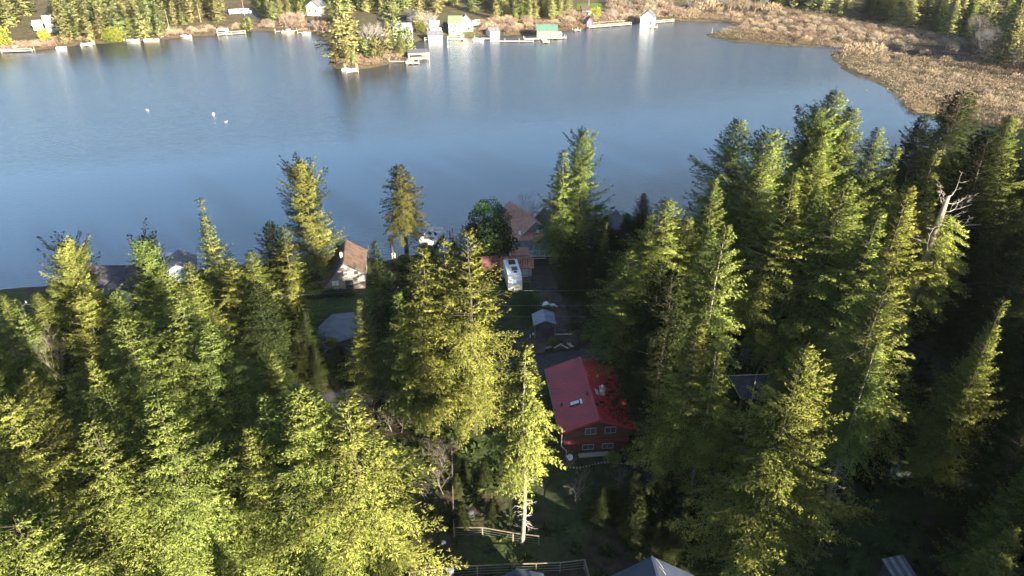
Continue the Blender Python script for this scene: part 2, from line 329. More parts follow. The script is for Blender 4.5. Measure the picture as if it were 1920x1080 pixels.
def conifer(seed, H=24., Rm=3.6, base=.12, nb=6, gap=.47, prof=.85, bulge=.35, irr=.25, top_e=50, bot_e=-12, droop=.26, upc=.24, spacing=.185,
            tl=.27, tw=.046, leafm='fir', barkm=None, dead=0, flat=0., lean=0., tr=None, miss=.06, tipdroop=.22, lobes=4):
    rng = np.random.default_rng(seed); barkm = barkm or bark
    O, A, L, E, D, U = [], [], [], [], [], []
    ph = rng.uniform(0, 6.28, 8)
    zz = base * H; trunk = MB(); tr = tr or .0098 * H
    wob = lambda z: np.array([lean * z + .12 * math.sin(z * .35 + ph[0]), .12 * math.sin(z * .3 + ph[1]), z])
    n = 12; trunk.tube([wob(H * i / n * .99) for i in range(n + 1)], [tr * (1 - i / n) ** .8 + .015 for i in range(n + 1)], 7)
    while zz < H * .985:
        f = (zz - base * H) / (H * (1 - base))
        pr = (1 - f) ** prof * min(1, bulge + (1 - bulge) * f * 4)
        if flat: pr = max(pr, flat * min(1, (1 - f) * 9))
        k = max(3, int(round(nb * (1 - .35 * f) + rng.uniform(-1, 1))))
        a0 = rng.uniform(0, 6.28)
        for j in range(k):
            if rng.random() < miss: continue
            a = a0 + 6.283 * j / k + rng.uniform(-.35, .35)
            lob = 1 + irr * (math.sin(a * 2 + ph[2] + zz * .5) * .5 + math.sin(a * lobes + ph[3] - zz * .9) * .5)
            l = Rm * 1.95 * pr * lob * rng.uniform(.66, 1.14) + .25
            O.append(wob(zz + rng.uniform(-.2, .2))); A.append(a); L.append(l)
            E.append(R(bot_e + (top_e - bot_e) * f ** 1.3 + rng.uniform(-9, 9))); D.append(droop * (1 - .75 * f) * rng.uniform(.6, 1.4)); U.append(upc * (1 - .5 * f) * rng.uniform(.5, 1.5))
        zz += gap * (1 - .45 * f) * rng.uniform(.8, 1.25)
    # leader shoots
    for j in range(7):
        O.append(wob(H * .985 - .10 * j)); A.append(rng.uniform(0, 6.28)); L.append(.45 + .07 * j); E.append(R(75 - 6 * j)); D.append(.0); U.append(0.)
    O, A, L, E, D, U = map(np.array, (O, A, L, E, D, U))
    v, f, tn, nr = needles(O, A, L, E, D, U, rng, spacing, tl, tw, tipdroop)
    # limbs
    limbs = MB()
    for i in range(0, len(L), 2):
        if L[i] < 1.1: continue
        pts = []
        for t in (0, .4, .8):
            h = L[i] * t * math.cos(E[i]); z = L[i] * (math.sin(E[i]) * t - D[i] * t * t + U[i] * t ** 3)
            pts.append(O[i] + np.array([math.cos(A[i]) * h, math.sin(A[i]) * h, z]))
        limbs.tube(pts, [.03 + .008 * L[i], .03, .012], 3, False)
    db = None
    if dead:
        db = MB()
        for j in range(dead):
            z = H * rng.uniform(.08, base + .10); a = rng.uniform(0, 6.28); l = rng.uniform(.5, 1.0) * Rm * .62
            p = wob(z); pts = []
            e = rng.uniform(-.35, .3); c = rng.uniform(-.25, .35)
            for t in (0, .35, .7, 1): pts.append(p + np.array([math.cos(a + c * t) * l * t, math.sin(a + c * t) * l * t, l * (e * t + c * t * t)]))
            db.tube(pts, [.045, .035, .022, .010], 4, False)
            for q in range(3):
                b0 = Vector(pts[1 + q % 2]).lerp(Vector(pts[2 + q % 2]), rng.random()); a3 = a + rng.choice((-1, 1)) * rng.uniform(.5, 1.1); l3 = l * rng.uniform(.2, .42)
                db.tube([b0, b0 + Vector((math.cos(a3) * l3, math.sin(a3) * l3, rng.uniform(-.3, .25) * l3))], [.02, .007], 3, False)
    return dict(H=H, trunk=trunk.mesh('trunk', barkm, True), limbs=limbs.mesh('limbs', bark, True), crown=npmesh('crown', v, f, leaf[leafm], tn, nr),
                dead=db.mesh('dead_branches', dead_wood if barkm is not bark else pale_bark, True) if db else None, raw=(v, f, tn, nr))

def bare(seed, H=10., spread=.55, depth_=5, r0=.16, m=None, stems=1, k=3, fan=(2, 4)):
    rng = random.Random(seed); mb = MB()
    def grow(p, d, l, r, dep):
        q = p + d * l * .5 + Vector((rng.uniform(-1, 1), rng.uniform(-1, 1), rng.uniform(-.3, .6))) * l * .06
        e = p + d * l
        mb.tube([p, q, e], [r, r * .82, r * .62], 4 if dep >= depth_ - 1 else 3, False)
        if dep == 0: return
        for _ in range(rng.randint(*fan)):
            nd = (d + Vector((rng.gauss(0, 1), rng.gauss(0, 1), rng.gauss(.25, .5))) * spread).normalized()
            grow(p.lerp(e, rng.uniform(.55, 1)), nd, l * rng.uniform(.58, .82), r * .56, dep - 1)
    for s in range(stems):
        d = Vector((rng.gauss(0, .25 * (stems > 1)), rng.gauss(0, .25 * (stems > 1)), 1)).normalized()
        grow(Vector((rng.uniform(-.3, .3) * (stems > 1), rng.uniform(-.3, .3) * (stems > 1), 0)), d, H * .30, r0, depth_)
    top = max(v[2] for v in mb.v); s = H / top
    mb.v = [(v[0] * s, v[1] * s, v[2] * s) for v in mb.v]
    return mb.mesh('branches', m or twig_mat)

def leafy(seed, H=6., Rm=3., n=2600, sz=.28, leafm='laurel', z0=.12, top=.5):
    """broad leafed crown: leaf sprays in lumps on a few upright stems"""
    rng = np.random.default_rng(seed)
    K = 26; ca = rng.uniform(0, 6.28, K); cz = rng.uniform(z0, 1, K); cr = np.sqrt(np.clip(1 - ((cz - .45) / .62) ** 2, .05, 1)) * rng.uniform(.35, .78, K)
    c = np.stack([np.cos(ca) * cr * Rm, np.sin(ca) * cr * Rm, cz * H * .86], 1); rad = Rm * rng.uniform(.26, .46, K)
    i = rng.integers(0, K, n); d = rng.normal(0, 1, (n, 3)); d /= np.linalg.norm(d, axis=1)[:, None]
    p = c[i] + d * (rad[i] * rng.uniform(.55, 1.05, n))[:, None]; p[:, 2] = np.maximum(p[:, 2], .1)
    dr = d + rng.normal(0, .55, (n, 3)); dr[:, 2] += .15; dr /= np.linalg.norm(dr, axis=1)[:, None]
    w = np.cross(dr, rng.normal(0, 1, (n, 3))); w /= np.linalg.norm(w, axis=1)[:, None]
    l = sz * rng.uniform(.7, 1.4, n)[:, None]
    v = np.stack([p, p + dr * l * .5 + w * l * .36, p + dr * l, p + dr * l * .5 - w * l * .36], 1).reshape(-1, 3)
    q = np.arange(n) * 4; f = np.stack([q, q + 1, q + 2, q + 3], 1)
    f = np.concatenate([f[:, :3], f[:, [0, 2, 3]]])
    nr = np.repeat(d * .8 + np.array([0, 0, .4]), 4, axis=0); nr /= np.linalg.norm(nr, axis=1)[:, None]
    tr = MB()
    for s in range(5):
        a = 1.26 * s; tr.tube([(.1 * math.cos(a), .1 * math.sin(a), 0), (.35 * Rm * math.cos(a), .35 * Rm * math.sin(a), H * .4), (.55 * Rm * math.cos(a), .55 * Rm * math.sin(a), H * .72)], [.09, .06, .02], 5)
    return dict(H=H, trunk=tr.mesh('trunk', bark, True), crown=npmesh('crown', v, f, leaf[leafm], np.repeat(rng.random(n) * .6 + .4 * (p[:, 2] / H), 4), nr), dead=None)

P = {}
P['fir1'] = conifer(11, Rm=3.7, prof=.95, tl=.22, tw=.034, spacing=.155)
P['fir2'] = conifer(12, Rm=4.3, base=.06, bulge=.5, prof=.9, irr=.34, tl=.22, tw=.034, spacing=.155)
P['fir3'] = conifer(13, Rm=3.2, base=.15, prof=1.1, irr=.25, top_e=45)
P['gold1'] = conifer(14, Rm=3.8, leafm='gold', droop=.36, irr=.42, nb=5, gap=.58, prof=.9, tl=.22, tw=.034, spacing=.155)
P['gold3'] = conifer(33, Rm=4.9, leafm='gold', droop=.3, irr=.42, prof=.85, base=.10, bulge=.6, tl=.22, tw=.034, spacing=.155)
P['gold2'] = conifer(15, Rm=3.5, leafm='gold', droop=.28, irr=.35, base=.1, prof=1.0, tl=.22, tw=.034, spacing=.155)
P['wide1'] = conifer(16, Rm=3.5, base=.10, flat=.38, prof=.62, irr=.5, top_e=46, bot_e=0, droop=.2, upc=.26, nb=6)
P['wide2'] = conifer(17, Rm=3.5, base=.08, flat=.44, prof=.6, irr=.5, top_e=38, bot_e=-5, leafm='gold', nb=6, upc=.3, tl=.22, tw=.034, spacing=.155)
P['broad'] = conifer(31, Rm=3.0, base=.10, flat=.62, prof=.5, irr=.55, top_e=58, bot_e=0, droop=.16, upc=.28, nb=6, leafm='gold', bulge=.7)
P['broad2'] = conifer(32, Rm=3.1, base=.08, flat=.5, prof=.55, irr=.5, top_e=55, bot_e=-4, droop=.18, upc=.3, nb=6, bulge=.7)
P['narrow'] = conifer(18, Rm=2.2, base=.08, prof=.95, irr=.35, gap=.55)
P['open'] = conifer(19, Rm=2.5, base=.40, prof=.85, irr=.35, leafm='gold', barkm=pale_bark, dead=46, droop=.48, upc=.12, bot_e=-18, miss=.12, tr=.26, gap=.48, spacing=.15)
P['open2'] = conifer(20, Rm=2.9, base=.36, prof=.85, irr=.35, leafm='fir', barkm=pale_bark, dead=44, droop=.4, bot_e=-14, miss=.14)
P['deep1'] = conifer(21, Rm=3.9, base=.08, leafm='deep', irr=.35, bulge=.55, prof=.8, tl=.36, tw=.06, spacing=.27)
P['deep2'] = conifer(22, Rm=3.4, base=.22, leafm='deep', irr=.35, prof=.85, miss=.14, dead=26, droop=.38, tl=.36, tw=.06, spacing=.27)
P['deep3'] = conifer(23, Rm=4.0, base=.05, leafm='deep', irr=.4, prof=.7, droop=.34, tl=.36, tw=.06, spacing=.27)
P['shore'] = conifer(24, H=17, Rm=2.75, base=.31, prof=.78, bulge=.75, irr=.3, leafm='cedar', gap=.32, nb=6, droop=.46, upc=.25, bot_e=-15, top_e=40, tr=.42, barkm=bark)
P['spire'] = conifer(25, Rm=3.0, base=.10, prof=1.35, bulge=.6, irr=.3, leafm='gold')
P['thin'] = conifer(26, H=14, Rm=1.6, base=.1, prof=1.0, leafm='deep', barkm=pale_bark, gap=.75, nb=4, miss=.3, spacing=.5, dead=30, droop=.3)
P['young'] = conifer(27, H=8, Rm=1.2, base=.03, prof=1.0, leafm='deep', gap=.32, tl=.28, tw=.07)
# coarser ones for the far shore
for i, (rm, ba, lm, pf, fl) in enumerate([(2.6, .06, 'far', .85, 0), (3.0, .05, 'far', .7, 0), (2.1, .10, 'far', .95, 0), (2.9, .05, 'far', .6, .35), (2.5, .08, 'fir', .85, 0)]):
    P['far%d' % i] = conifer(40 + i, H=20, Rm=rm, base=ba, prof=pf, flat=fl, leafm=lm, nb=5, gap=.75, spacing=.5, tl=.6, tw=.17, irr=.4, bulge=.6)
P['limeball'] = leafy(50, 8, 4.2, 2200, .5, 'lime')
P['farball'] = leafy(51, 9, 4.6, 2200, .55, 'far')
P['laurel1'] = leafy(52, 9, 4.0, 7000, .30, 'laurel')
P['laurel2'] = leafy(53, 7, 3.6, 6000, .28, 'laurel')
P['shrub1'] = leafy(54, 2.2, 1.5, 1500, .16, 'laurel', .05)
P['shrub2'] = leafy(55, 2.6, 1.7, 1700, .16, 'cedar', .05)
BARE = {'tall': bare(61, 14, .42, 6, .15), 'round': bare(62, 10, .55, 5, .12, stems=4), 'wispy': bare(63, 9, .40, 5, .07, stems=5, m=mat('grey_twigs', (.30, .27, .25), (.17, .15, .14), .95)),
        'fine': bare(66, 6, .5, 5, .045, stems=2, m=mat('shaded_twigs', (.15, .125, .11), (.09, .075, .065), .95))}  # fine twigs use a darker copy: shade on the brush put into the colour

def dome(seed, m, H=3., k=420):
    rg = np.random.default_rng(seed); rr = H * .72; a = rg.uniform(0, 6.28, k); rad = rr * np.sqrt(rg.uniform(0, 1, k)) * (1 + .25 * np.sin(a * 3 + seed))
    top = H * np.sqrt(np.clip(1 - (rad / (rr * 1.3)) ** 2, .05, 1)) * rg.uniform(.25, 1, k)
    b = np.stack([np.cos(a) * rad, np.sin(a) * rad, top * .7], 1); d = np.stack([np.cos(a) * .6, np.sin(a) * .6, np.ones(k) * .9], 1) + rg.normal(0, .45, (k, 3)); d /= np.linalg.norm(d, axis=1)[:, None]
    l = H * rg.uniform(.14, .34, k); w = np.cross(d, rg.normal(0, 1, (k, 3))); w /= np.linalg.norm(w, axis=1)[:, None]; wd = l * .07
    mid = b + d * (l * .5)[:, None]; v = np.stack([b, mid + w * wd[:, None], b + d * l[:, None], mid - w * wd[:, None]], 1).reshape(-1, 3); v[:, 2] = np.maximum(v[:, 2], 0)
    q = np.arange(k) * 4; v[:, 2] *= H / v[:, 2].max()
    return npmesh('twigs', v, np.stack([q, q + 1, q + 2, q + 3], 1), m)
BARE['tan'] = dome(71, mat('tan_twigs', (.30, .235, .15), (.19, .14, .09), .95, 1.5)); BARE['pink'] = dome(72, mat('pink_twigs', (.215, .155, .115), (.14, .10, .075), .95, 1.5)); BARE['tan2'] = dome(73, mat('grey_tan_twigs', (.27, .225, .18), (.17, .14, .11), .95, 1.5), 3.6)
def tree(kind, u, v, h, label=None, w=1., group=None, name='fir_tree', dead=True):
    """a tree whose apex is seen at u, v and that is h metres tall, standing on the ground"""
    p = at(u, v, h); return tree_at(kind, p.x, p.y, h, label, w, group, name)
def tree_at(kind, x, y, h, label=None, w=1., group=None, name='fir_tree', cat='tree'):
    q = P[kind]; s = h / q['H']; z = gh(x, y) - .1
    e = thing(name, label, cat, (x, y, z), rnd.uniform(0, 6.28), group); e.scale = (s * w, s * w, s)
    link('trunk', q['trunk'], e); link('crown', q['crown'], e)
    if q.get('limbs') and y < 150: tag(link('limbs', q['limbs'], e), None, kind='stuff')
    if q['dead']: tag(link('dead_branches', q['dead'], e), None, kind='stuff')
    return e
def bare_at(kind, x, y, h, label, group=None, name='bare_tree', cat='tree', w=1.):
    me = BARE[kind]; H0 = max(c.co.z for c in me.vertices) if kind not in _bh else _bh[kind]; _bh[kind] = H0
    o = link(name, me, None, (x, y, max(gh(x, y), 0) - .05), rnd.uniform(0, 6.28)); s = h / H0; o.scale = (s * w, s * w, s)
    return tag(o, label, cat, group)
_bh = {}

# ---------------------------------------------------------------- near trees one can pick out
NEAR = [ # kind, apex u, v, height, width factor, label
('wide2', 25, 965, 19, 1.05, 'broad sunlit fir seen from above in the bottom left corner'),
('fir1', 165, 788, 21, 1.0, 'sunlit fir with a narrow ragged top above the bottom left corner fir'),
('fir2', 290, 735, 22, 1.0, 'large pale pointed fir in the middle of the sunlit foreground forest'),
('fir2', 555, 722, 22, 1.0, 'tall lime green fir, taller left one of the foreground twin tops'),
('fir1', 588, 738, 21, .95, 'lime green fir, right one of the foreground twin tops'),
('gold1', 650, 742, 22, 1.15, 'golden fir at the right edge of the sunlit foreground forest beside the dark garden'),
('fir3', 490, 738, 18, .9, 'slim green fir just left of the foreground twin tops'),
('gold2', 462, 800, 17, .9, 'short tan tipped fir below the slim fir left of the twin tops'),
('wide2', 5, 742, 20, .8, 'bright yellow green fir cut by the left edge of the photo'),
('gold2', 48, 690, 16, .75, 'small golden topped fir above the bright fir at the left edge'),
('gold2', 36, 716, 15, .7, 'pale golden fir in front of the small golden topped fir at the left edge'),
('gold2', 168, 668, 17, .7, 'small yellow tipped fir left of centre in the left foreground forest'),
('narrow', 158, 730, 16, .9, 'small pointed fir behind the ragged topped foreground fir'),
('narrow', 200, 735, 15, .9, 'dim green young fir between the ragged fir and the large pale fir'),
('broad', 120, 455, 19, 1.0, 'broad flat topped golden tree by the shore at the left'),
('broad2', 265, 450, 19, 1.0, 'broad sunlit fir with a many pointed top left of the small lake dock'),
('spire', 375, 372, 20, 1.0, 'spire shaped fir standing alone against the water on the left'),
('gold2', 352, 490, 17, .9, 'yellow green fir in front of the spire shaped fir'),
('gold1', 430, 480, 15, 1.0, 'golden fir right of and below the spire shaped fir'),
('fir2', 225, 590, 19, 1.1, 'sunlit fir filling the slope below the many pointed broad fir'),
('fir1', 330, 545, 20, 1.1, 'sunlit fir with a pale trunk in its middle below the spire shaped fir'),
('fir2', 385, 600, 19, 1.05, 'bright fir on the forest slope left of the dark gap by the driveway'),
('wide2', 150, 548, 17, .85, 'double topped lime fir below the flat topped golden tree'),
('fir1', 4, 552, 11, 1.0, 'low green fir at the far left edge against the water'),
('fir2', 66, 548, 12, 1.0, 'low fir between the left edge and the flat topped golden tree'),
('fir2', 96, 520, 13, 1.0, 'dark backed fir just left of the flat topped golden tree'),
('gold2', 158, 520, 14, 1.0, 'yellow fir between the flat topped golden tree and the dark cabin'),
('fir1', 214, 545, 13, 1.1, 'green fir in front of the dark cabin at the left'),
('fir2', 300, 500, 16, 1.1, 'green fir between the many pointed fir and the spire shaped fir'),
('fir1', 470, 470, 15, 1.1, 'olive fir between the spire shaped fir and the largest broad fir'),
('deep1', 478, 530, 14, 1.2, 'dark fir in the gap above the pale driveway'),
('fir3', 25, 560, 15, .9, 'green fir against the water at the far left edge'),
('broad', 562, 306, 20.5, 1.05, 'largest broad spiky topped fir by the shore left of the brown cottage'),
('deep1', 505, 415, 16, .9, 'dark green fir beside the broad spiky topped fir'),
('gold1', 530, 425, 17, .8, 'yellow green bushy fir in front of the largest broad fir'),
('shore', 748, 305, 17.2, 1.0, 'dark drooping cedar with a bare trunk standing alone at the water'),
('fir3', 703, 452, 17, .95, 'slender fir with a bright tip right of the brown cottage'),
('gold2', 672, 560, 15, .8, 'olive fir in front of the brown cottage lawn'),
('gold2', 790, 462, 24, 1.15, 'left one of the three tall golden firs left of the camper trailer'),
('gold1', 832, 446, 25, .9, 'middle one of the three tall golden firs left of the camper trailer'),
('gold1', 877, 428, 26.5, 1.0, 'tallest golden fir, right one of the three beside the camper trailer'),
('deep1', 768, 490, 15.5, 1.5, 'dark fir half hidden behind the left one of the three golden firs'),  # added tree, placed to block the sun from the brown cottage
('fir3', 745, 545, 19, 1.0, 'green fir in front of the three tall golden firs'),
('open', 985, 643, 24, .84, 'golden fir with a long bare pale trunk in front of the red house'),
('wide1', 1095, 245, 23.5, .85, 'tall narrow golden fir by the water, taller one of a pair'),
('fir3', 1058, 282, 21.5, 1.25, 'grey green pointed fir, left one of the tall pair by the water'),
('spire', 1137, 416, 13, 1.0, 'small pale topped fir right of the tall pair by the water'),
('fir2', 1252, 372, 22, 1.1, 'tallest pale fir of the group behind the red roofed house'),
('fir3', 1222, 398, 20, .9, 'narrow light green fir left of the tallest pale fir behind the red house'),
('gold2', 1290, 405, 20, 1.0, 'tan olive fir with a pale trunk right of the tallest pale fir'),
('fir2', 1332, 425, 19.5, .95, 'light green fir at the right edge of the group behind the red house'),
('fir1', 1180, 470, 19, 1.0, 'dark fir in the shade left of the group behind the red house'),
('gold2', 1308, 606, 22, 1.0, 'sunlit fir with bare grey lower trunk right of the red roofed house'),
('open2', 1345, 655, 20, .8, 'companion fir close behind the sunlit fir right of the red house'),
('gold3', 1510, 647, 25.5, .92, 'big golden green fir with a thin leader at the lower right'),
('thin', 1424, 690, 13, 1.0, 'sparse dying fir with grey drooping branches left of the big golden green fir'),
('gold2', 1862, 615, 21, .9, 'fir with a lit top, left one of the pair near the right edge'),
('spire', 1884, 560, 22, .8, 'thin topped fir, right one of the lit pair near the right edge'),
('gold2', 1905, 990, 17, .9, 'sunlit fir in the bottom right corner'),
('fir2', 1387, 222, 29, .95, 'tall green fir at the left edge of the tall stand by the lake'),
('fir1', 1340, 335, 24, .7, 'narrow lime fir in front of the left edge of the tall stand'),
('wide1', 1442, 248, 28, .8, 'bushy sunlit fir right of the tall green fir in the tall stand'),
('fir2', 1570, 168, 31, 1.0, 'highest fir of the tall stand by the lake'),
('wide1', 1535, 205, 30, .8, 'dark backed fir left of the highest fir of the tall stand'),
('fir2', 1600, 200, 30, .9, 'fir close right of the highest fir of the tall stand'),
('gold2', 1545, 240, 28, .9, 'olive gold fir in front of the highest fir of the tall stand'),
('fir1', 1648, 240, 28, .8, 'grey green fir on the right shoulder of the tall stand'),
('spire', 1682, 275, 26, .8, 'slim pale fir right of the tall stand against the water'),
('gold2', 1490, 320, 27, .9, 'yellowish fir in the lower front of the tall stand'),
('fir2', 1590, 330, 27, 1.1, 'broad olive fir in the middle front of the tall stand'),
('gold2', 1705, 350, 26, .95, 'golden fir with a pale crooked trunk left of the broken snag tree'),
('fir3', 1650, 395, 25, 1.0, 'olive fir left of and lower than the golden crooked fir'),
('spire', 1757, 278, 26, 1.0, 'pointed fir just behind the broken snag tree'),
('gold1', 1668, 520, 24, 1.0, 'sunlit drooping fir left of and below the broken snag tree'),
('deep1', 1733, 218, 25, .75, 'dark narrow fir against the water at the right'),
('deep3', 1805, 172, 27, 1.0, 'dark wide fir standing before the marsh at the right'),
('fir2', 1898, 215, 27, .8, 'fir with a lit top at the right edge below the marsh'),
('deep3', 1860, 250, 26, 1.0, 'dark fir between the wide dark fir and the right edge'),
]
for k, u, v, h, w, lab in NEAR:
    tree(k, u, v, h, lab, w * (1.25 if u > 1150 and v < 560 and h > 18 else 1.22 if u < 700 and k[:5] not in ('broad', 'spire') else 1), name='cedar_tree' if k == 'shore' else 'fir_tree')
TREES_XY = [(o.location.x, o.location.y) for o in COL.objects if o.get('category') == 'tree']

# fill: the other trees of the wood, kept below the outline the picture shows
SKY = [(-400, 640), (0, 548), (60, 545), (110, 515), (190, 535), (210, 520), (330, 520), (450, 500), (470, 500), (540, 470), (600, 545), (650, 600), (700, 560), (760, 560), (900, 545), (950, 700),
       (1030, 690), (1045, 520), (1090, 500), (1130, 500), (1200, 470), (1300, 450), (1330, 420), (1370, 330), (1480, 310), (1680, 330), (1740, 300), (1840, 240), (1920, 260), (2400, 200)]
sku = np.array(SKY, float)
def project(x, y, z):
    d = depth(x, y, z); return 960 + FOC * x / d, 540 - FOC * (y * sp + (z - CAM_H) * cp) / d
def inpoly(x, y, poly):
    ins = False; j = len(poly) - 1
    for i in range(len(poly)):
        if (poly[i][1] > y) != (poly[j][1] > y) and x < (poly[j][0] - poly[i][0]) * (y - poly[i][1]) / (poly[j][1] - poly[i][1]) + poly[i][0]: ins = not ins
        j = i
    return ins
def gp(pts): return [tuple(at(u, v))[:2] for u, v in pts]
OPEN = [gp([(560, 545), (690, 545), (690, 640), (640, 690), (560, 660)]),          # cottage lawn and drive
        gp([(930, 470), (1030, 470), (1075, 700), (1030, 700), (925, 700)]),         # camper and shed lot
        gp([(1010, 640), (1170, 640), (1230, 900), (1150, 950), (1000, 950)]),       # red house
        gp([(790, 830), (1120, 850), (1130, 1010), (1000, 1090), (780, 1090)]),      # garden
        gp([(1340, 640), (1560, 640), (1560, 760), (1340, 760)]),                    # road end
        gp([(580, 440), (700, 440), (700, 560), (590, 560)]), gp([(930, 380), (1030, 420), (1030, 500), (900, 500)]),
        gp([(560, 700), (760, 680), (960, 655), (1500, 655), (1500, 715), (960, 700), (700, 760), (560, 760)]),
        [(6, 18), (34, 18), (34, 40), (6, 40)], [(13, 42), (40, 8), (54, 20), (25, 58)]]
LEFTW = [(-110, 12), (-12, 22), (-11, 42), (-20, 60), (-30, 70), (-38, 90), (-120, 90)]
MIDW = [(-20, 62), (-4, 56), (-2, 80), (-3, 96), (-22, 80)]
RIGHTW = [(11, 68), (24, 44), (22, 30), (60, 18), (120, 60), (150, 130), (100, 150), (60, 112), (38, 106), (30, 108), (10, 103)]
_s = at(1782, 338, 27); OPEN.append([(_s.x - 4, _s.y + 3), (_s.x - 7, _s.y - 22), (_s.x + 3, _s.y - 22), (_s.x + 6, _s.y + 3)])
SIGHT = [(1365, 615, 1490, 745), (556, 548, 672, 655), (1020, 860, 1180, 1000), (1655, 845, 1715, 915), (1735, 340, 1800, 545), (1655, 1035, 1715, 1085), (1195, 1035, 1300, 1090)]
fr = random.Random(99); placed = list(TREES_XY); nf = 0
GL = {'l': ('sunlit fir among the crowded firs of the left foreground forest', 'firs crowded in the left foreground forest'),
      'm': ('shaded fir in the wood between the lawn and the camper lot', 'shaded firs between the lawn and the camper lot'),
      'r': ('shaded fir in the dark wood on the right slope', 'shaded firs of the dark wood on the right')}
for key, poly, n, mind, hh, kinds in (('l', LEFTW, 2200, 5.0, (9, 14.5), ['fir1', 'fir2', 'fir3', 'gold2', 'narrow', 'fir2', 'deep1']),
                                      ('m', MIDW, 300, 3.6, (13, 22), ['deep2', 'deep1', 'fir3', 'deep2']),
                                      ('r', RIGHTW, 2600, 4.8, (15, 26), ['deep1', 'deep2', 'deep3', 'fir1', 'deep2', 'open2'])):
    P0 = np.array(poly); lo, hi = P0.min(0), P0.max(0); c = 0
    for _ in range(n):
        x, y = fr.uniform(lo[0], hi[0]), fr.uniform(lo[1], hi[1]); h = fr.uniform(*hh)
        if not inpoly(x, y, poly) or any(inpoly(x, y, q) for q in OPEN): continue
        if sdq(x, y) < 3: continue
        if min((x - a) ** 2 + (y - b) ** 2 for a, b in placed) < mind * mind: continue
        z = gh(x, y); ok = False
        for _k in range(4):
            u, v = project(x, y, z + h)
            if v > np.interp(u, sku[:, 0], sku[:, 1]) + 12: ok = True; break
            h *= .86
        ub, vb = project(x, y, z + h * .5)
        if not ok or h < 6.5 or u < -150 or u > 2070 or v > 1130: continue
        if any(b0 - 18 < uu < b2 + 18 and b1 < vv < b3 for uu, vv in (project(x, y, z + h * t_) for t_ in (.15, .3, .45, .6, .75, .9, 1.)) for b0, b1, b2, b3 in SIGHT): continue
        lab, grp = GL[key]
        tree_at(fr.choice(kinds), x, y, h, lab, fr.uniform(.8, 1.05), grp); placed.append((x, y)); c += 1
    print('fill', key, c)

# the wood goes on behind the camera and to its right: one mass, outside the picture
def mass(name, label, pts, kinds, hrange, seed, mt='deep', frac=.35, grow=1.6):
    rng = np.random.default_rng(seed); V, F, T, NR, n0 = [], [], [], [], 0
    for x, y in pts:
        q = P[kinds[rng.integers(len(kinds))]]; v, f, tn, nr = q['raw']
        keep = rng.random(len(f) // 2) < frac
        kk = np.nonzero(keep)[0]; vi = (kk[:, None] * 4 + np.arange(4)).ravel(); s = rng.uniform(*hrange) / q['H']; a = rng.uniform(0, 6.28)
        w = v[vi].reshape(-1, 4, 3); c = w.mean(1, keepdims=True); w = (c + (w - c) * grow).reshape(-1, 3) * s
        w = np.stack([w[:, 0] * math.cos(a) - w[:, 1] * math.sin(a) + x, w[:, 0] * math.sin(a) + w[:, 1] * math.cos(a) + y, w[:, 2] + gh(x, y)], 1)
        b = np.arange(len(kk)) * 4 + n0
        V.append(w); F.append(np.stack([b, b + 1, b + 2, b + 3], 1)); T.append(tn[vi]); m_ = nr[vi]; NR.append(np.stack([m_[:, 0] * math.cos(a) - m_[:, 1] * math.sin(a), m_[:, 0] * math.sin(a) + m_[:, 1] * math.cos(a), m_[:, 2]], 1)); n0 += len(w)
    me = npmesh(name, np.concatenate(V), np.concatenate(F), leaf[mt], np.concatenate(T), np.concatenate(NR))
    return tag(link(name, me), label, 'forest', kind='stuff')
pts = []; fr = random.Random(5)
for _ in range(5000):
    x, y = fr.uniform(26, 190), fr.uniform(-120, 120)
    u, v = project(x, y, gh(x, y) + 26)
    inframe = -60 < u < 2060 and v < 1180
    u2, v2 = project(x, y, gh(x, y) + 3)
    if inframe or (y > 15 and u2 < 2060 and u2 > 0 and v2 < 1150) or depth(x, y, 20) < 8 and y > 30: continue
    if x < 40 and y > -20 or sdq(x, y) < 5: continue
    if pts and min((x - a) ** 2 + (y - b) ** 2 for a, b in pts) < 36: continue
    pts.append((x, y))
    if len(pts) > 170: break
print('mass', len(pts))
mass('forest', 'dense fir forest continuing beyond the right side of the view', pts, ['deep1', 'deep3', 'fir1'], (23, 30), 3, 'deep', .03, 5.4)

# ---------------------------------------------------------------- materials of built things
white = mat('white_paint', (.56, .55, .52), (.46, .45, .43), .5, 1.5, .4)
offwhite = mat('weathered_white', (.46, .445, .41), (.35, .335, .31), .7, 1.2)
grey_wall = mat('grey_siding', (.30, .33, .37), (.24, .27, .31), .7, 1.5)
tan_wall = mat('tan_stucco', (.20, .175, .16), (.16, .14, .13), .85, 1.5)
brown_roof = mat('brown_shingles', (.115, .075, .056), (.06, .042, .033), .9, 1.1, .1, bump=.6, bscale=7)
dark_roof = mat('charcoal_shingles', (.060, .062, .068), (.032, .033, .038), .9, 1.4, .15, bump=.5, bscale=6)
blue_roof = mat('blue_grey_tarp', (.030, .038, .062), (.018, .024, .042), .6, .8, .3, bump=.4, bscale=2)
rust_roof = mat('rust_tiles', (.36, .165, .10), (.20, .085, .055), .85, 1.6, .15, bump=.5, bscale=5)
salmon_roof = mat('salmon_shingles', (.40, .215, .15), (.30, .155, .11), .9, 1.3, .1, bump=.4, bscale=7)
red_metal = mat('red_metal_roofing', (.29, .021, .027), (.20, .015, .021), .38, .5, .5, bump=.08, bscale=1.2)
red_dirty = mat('red_metal_roofing_with_needles', (.30, .024, .028), (.10, .03, .023), .5, .9, .4, lo=.30, hi=.46, detail=7)
log_wall = mat('brown_log_siding', (.085, .042, .026), (.040, .022, .015), .8, 1.2, .2, stretch=(.3, .3, 3))
glass = mat('window_glass', (.05, .065, .08), (.03, .04, .055), .08, .6, .8)
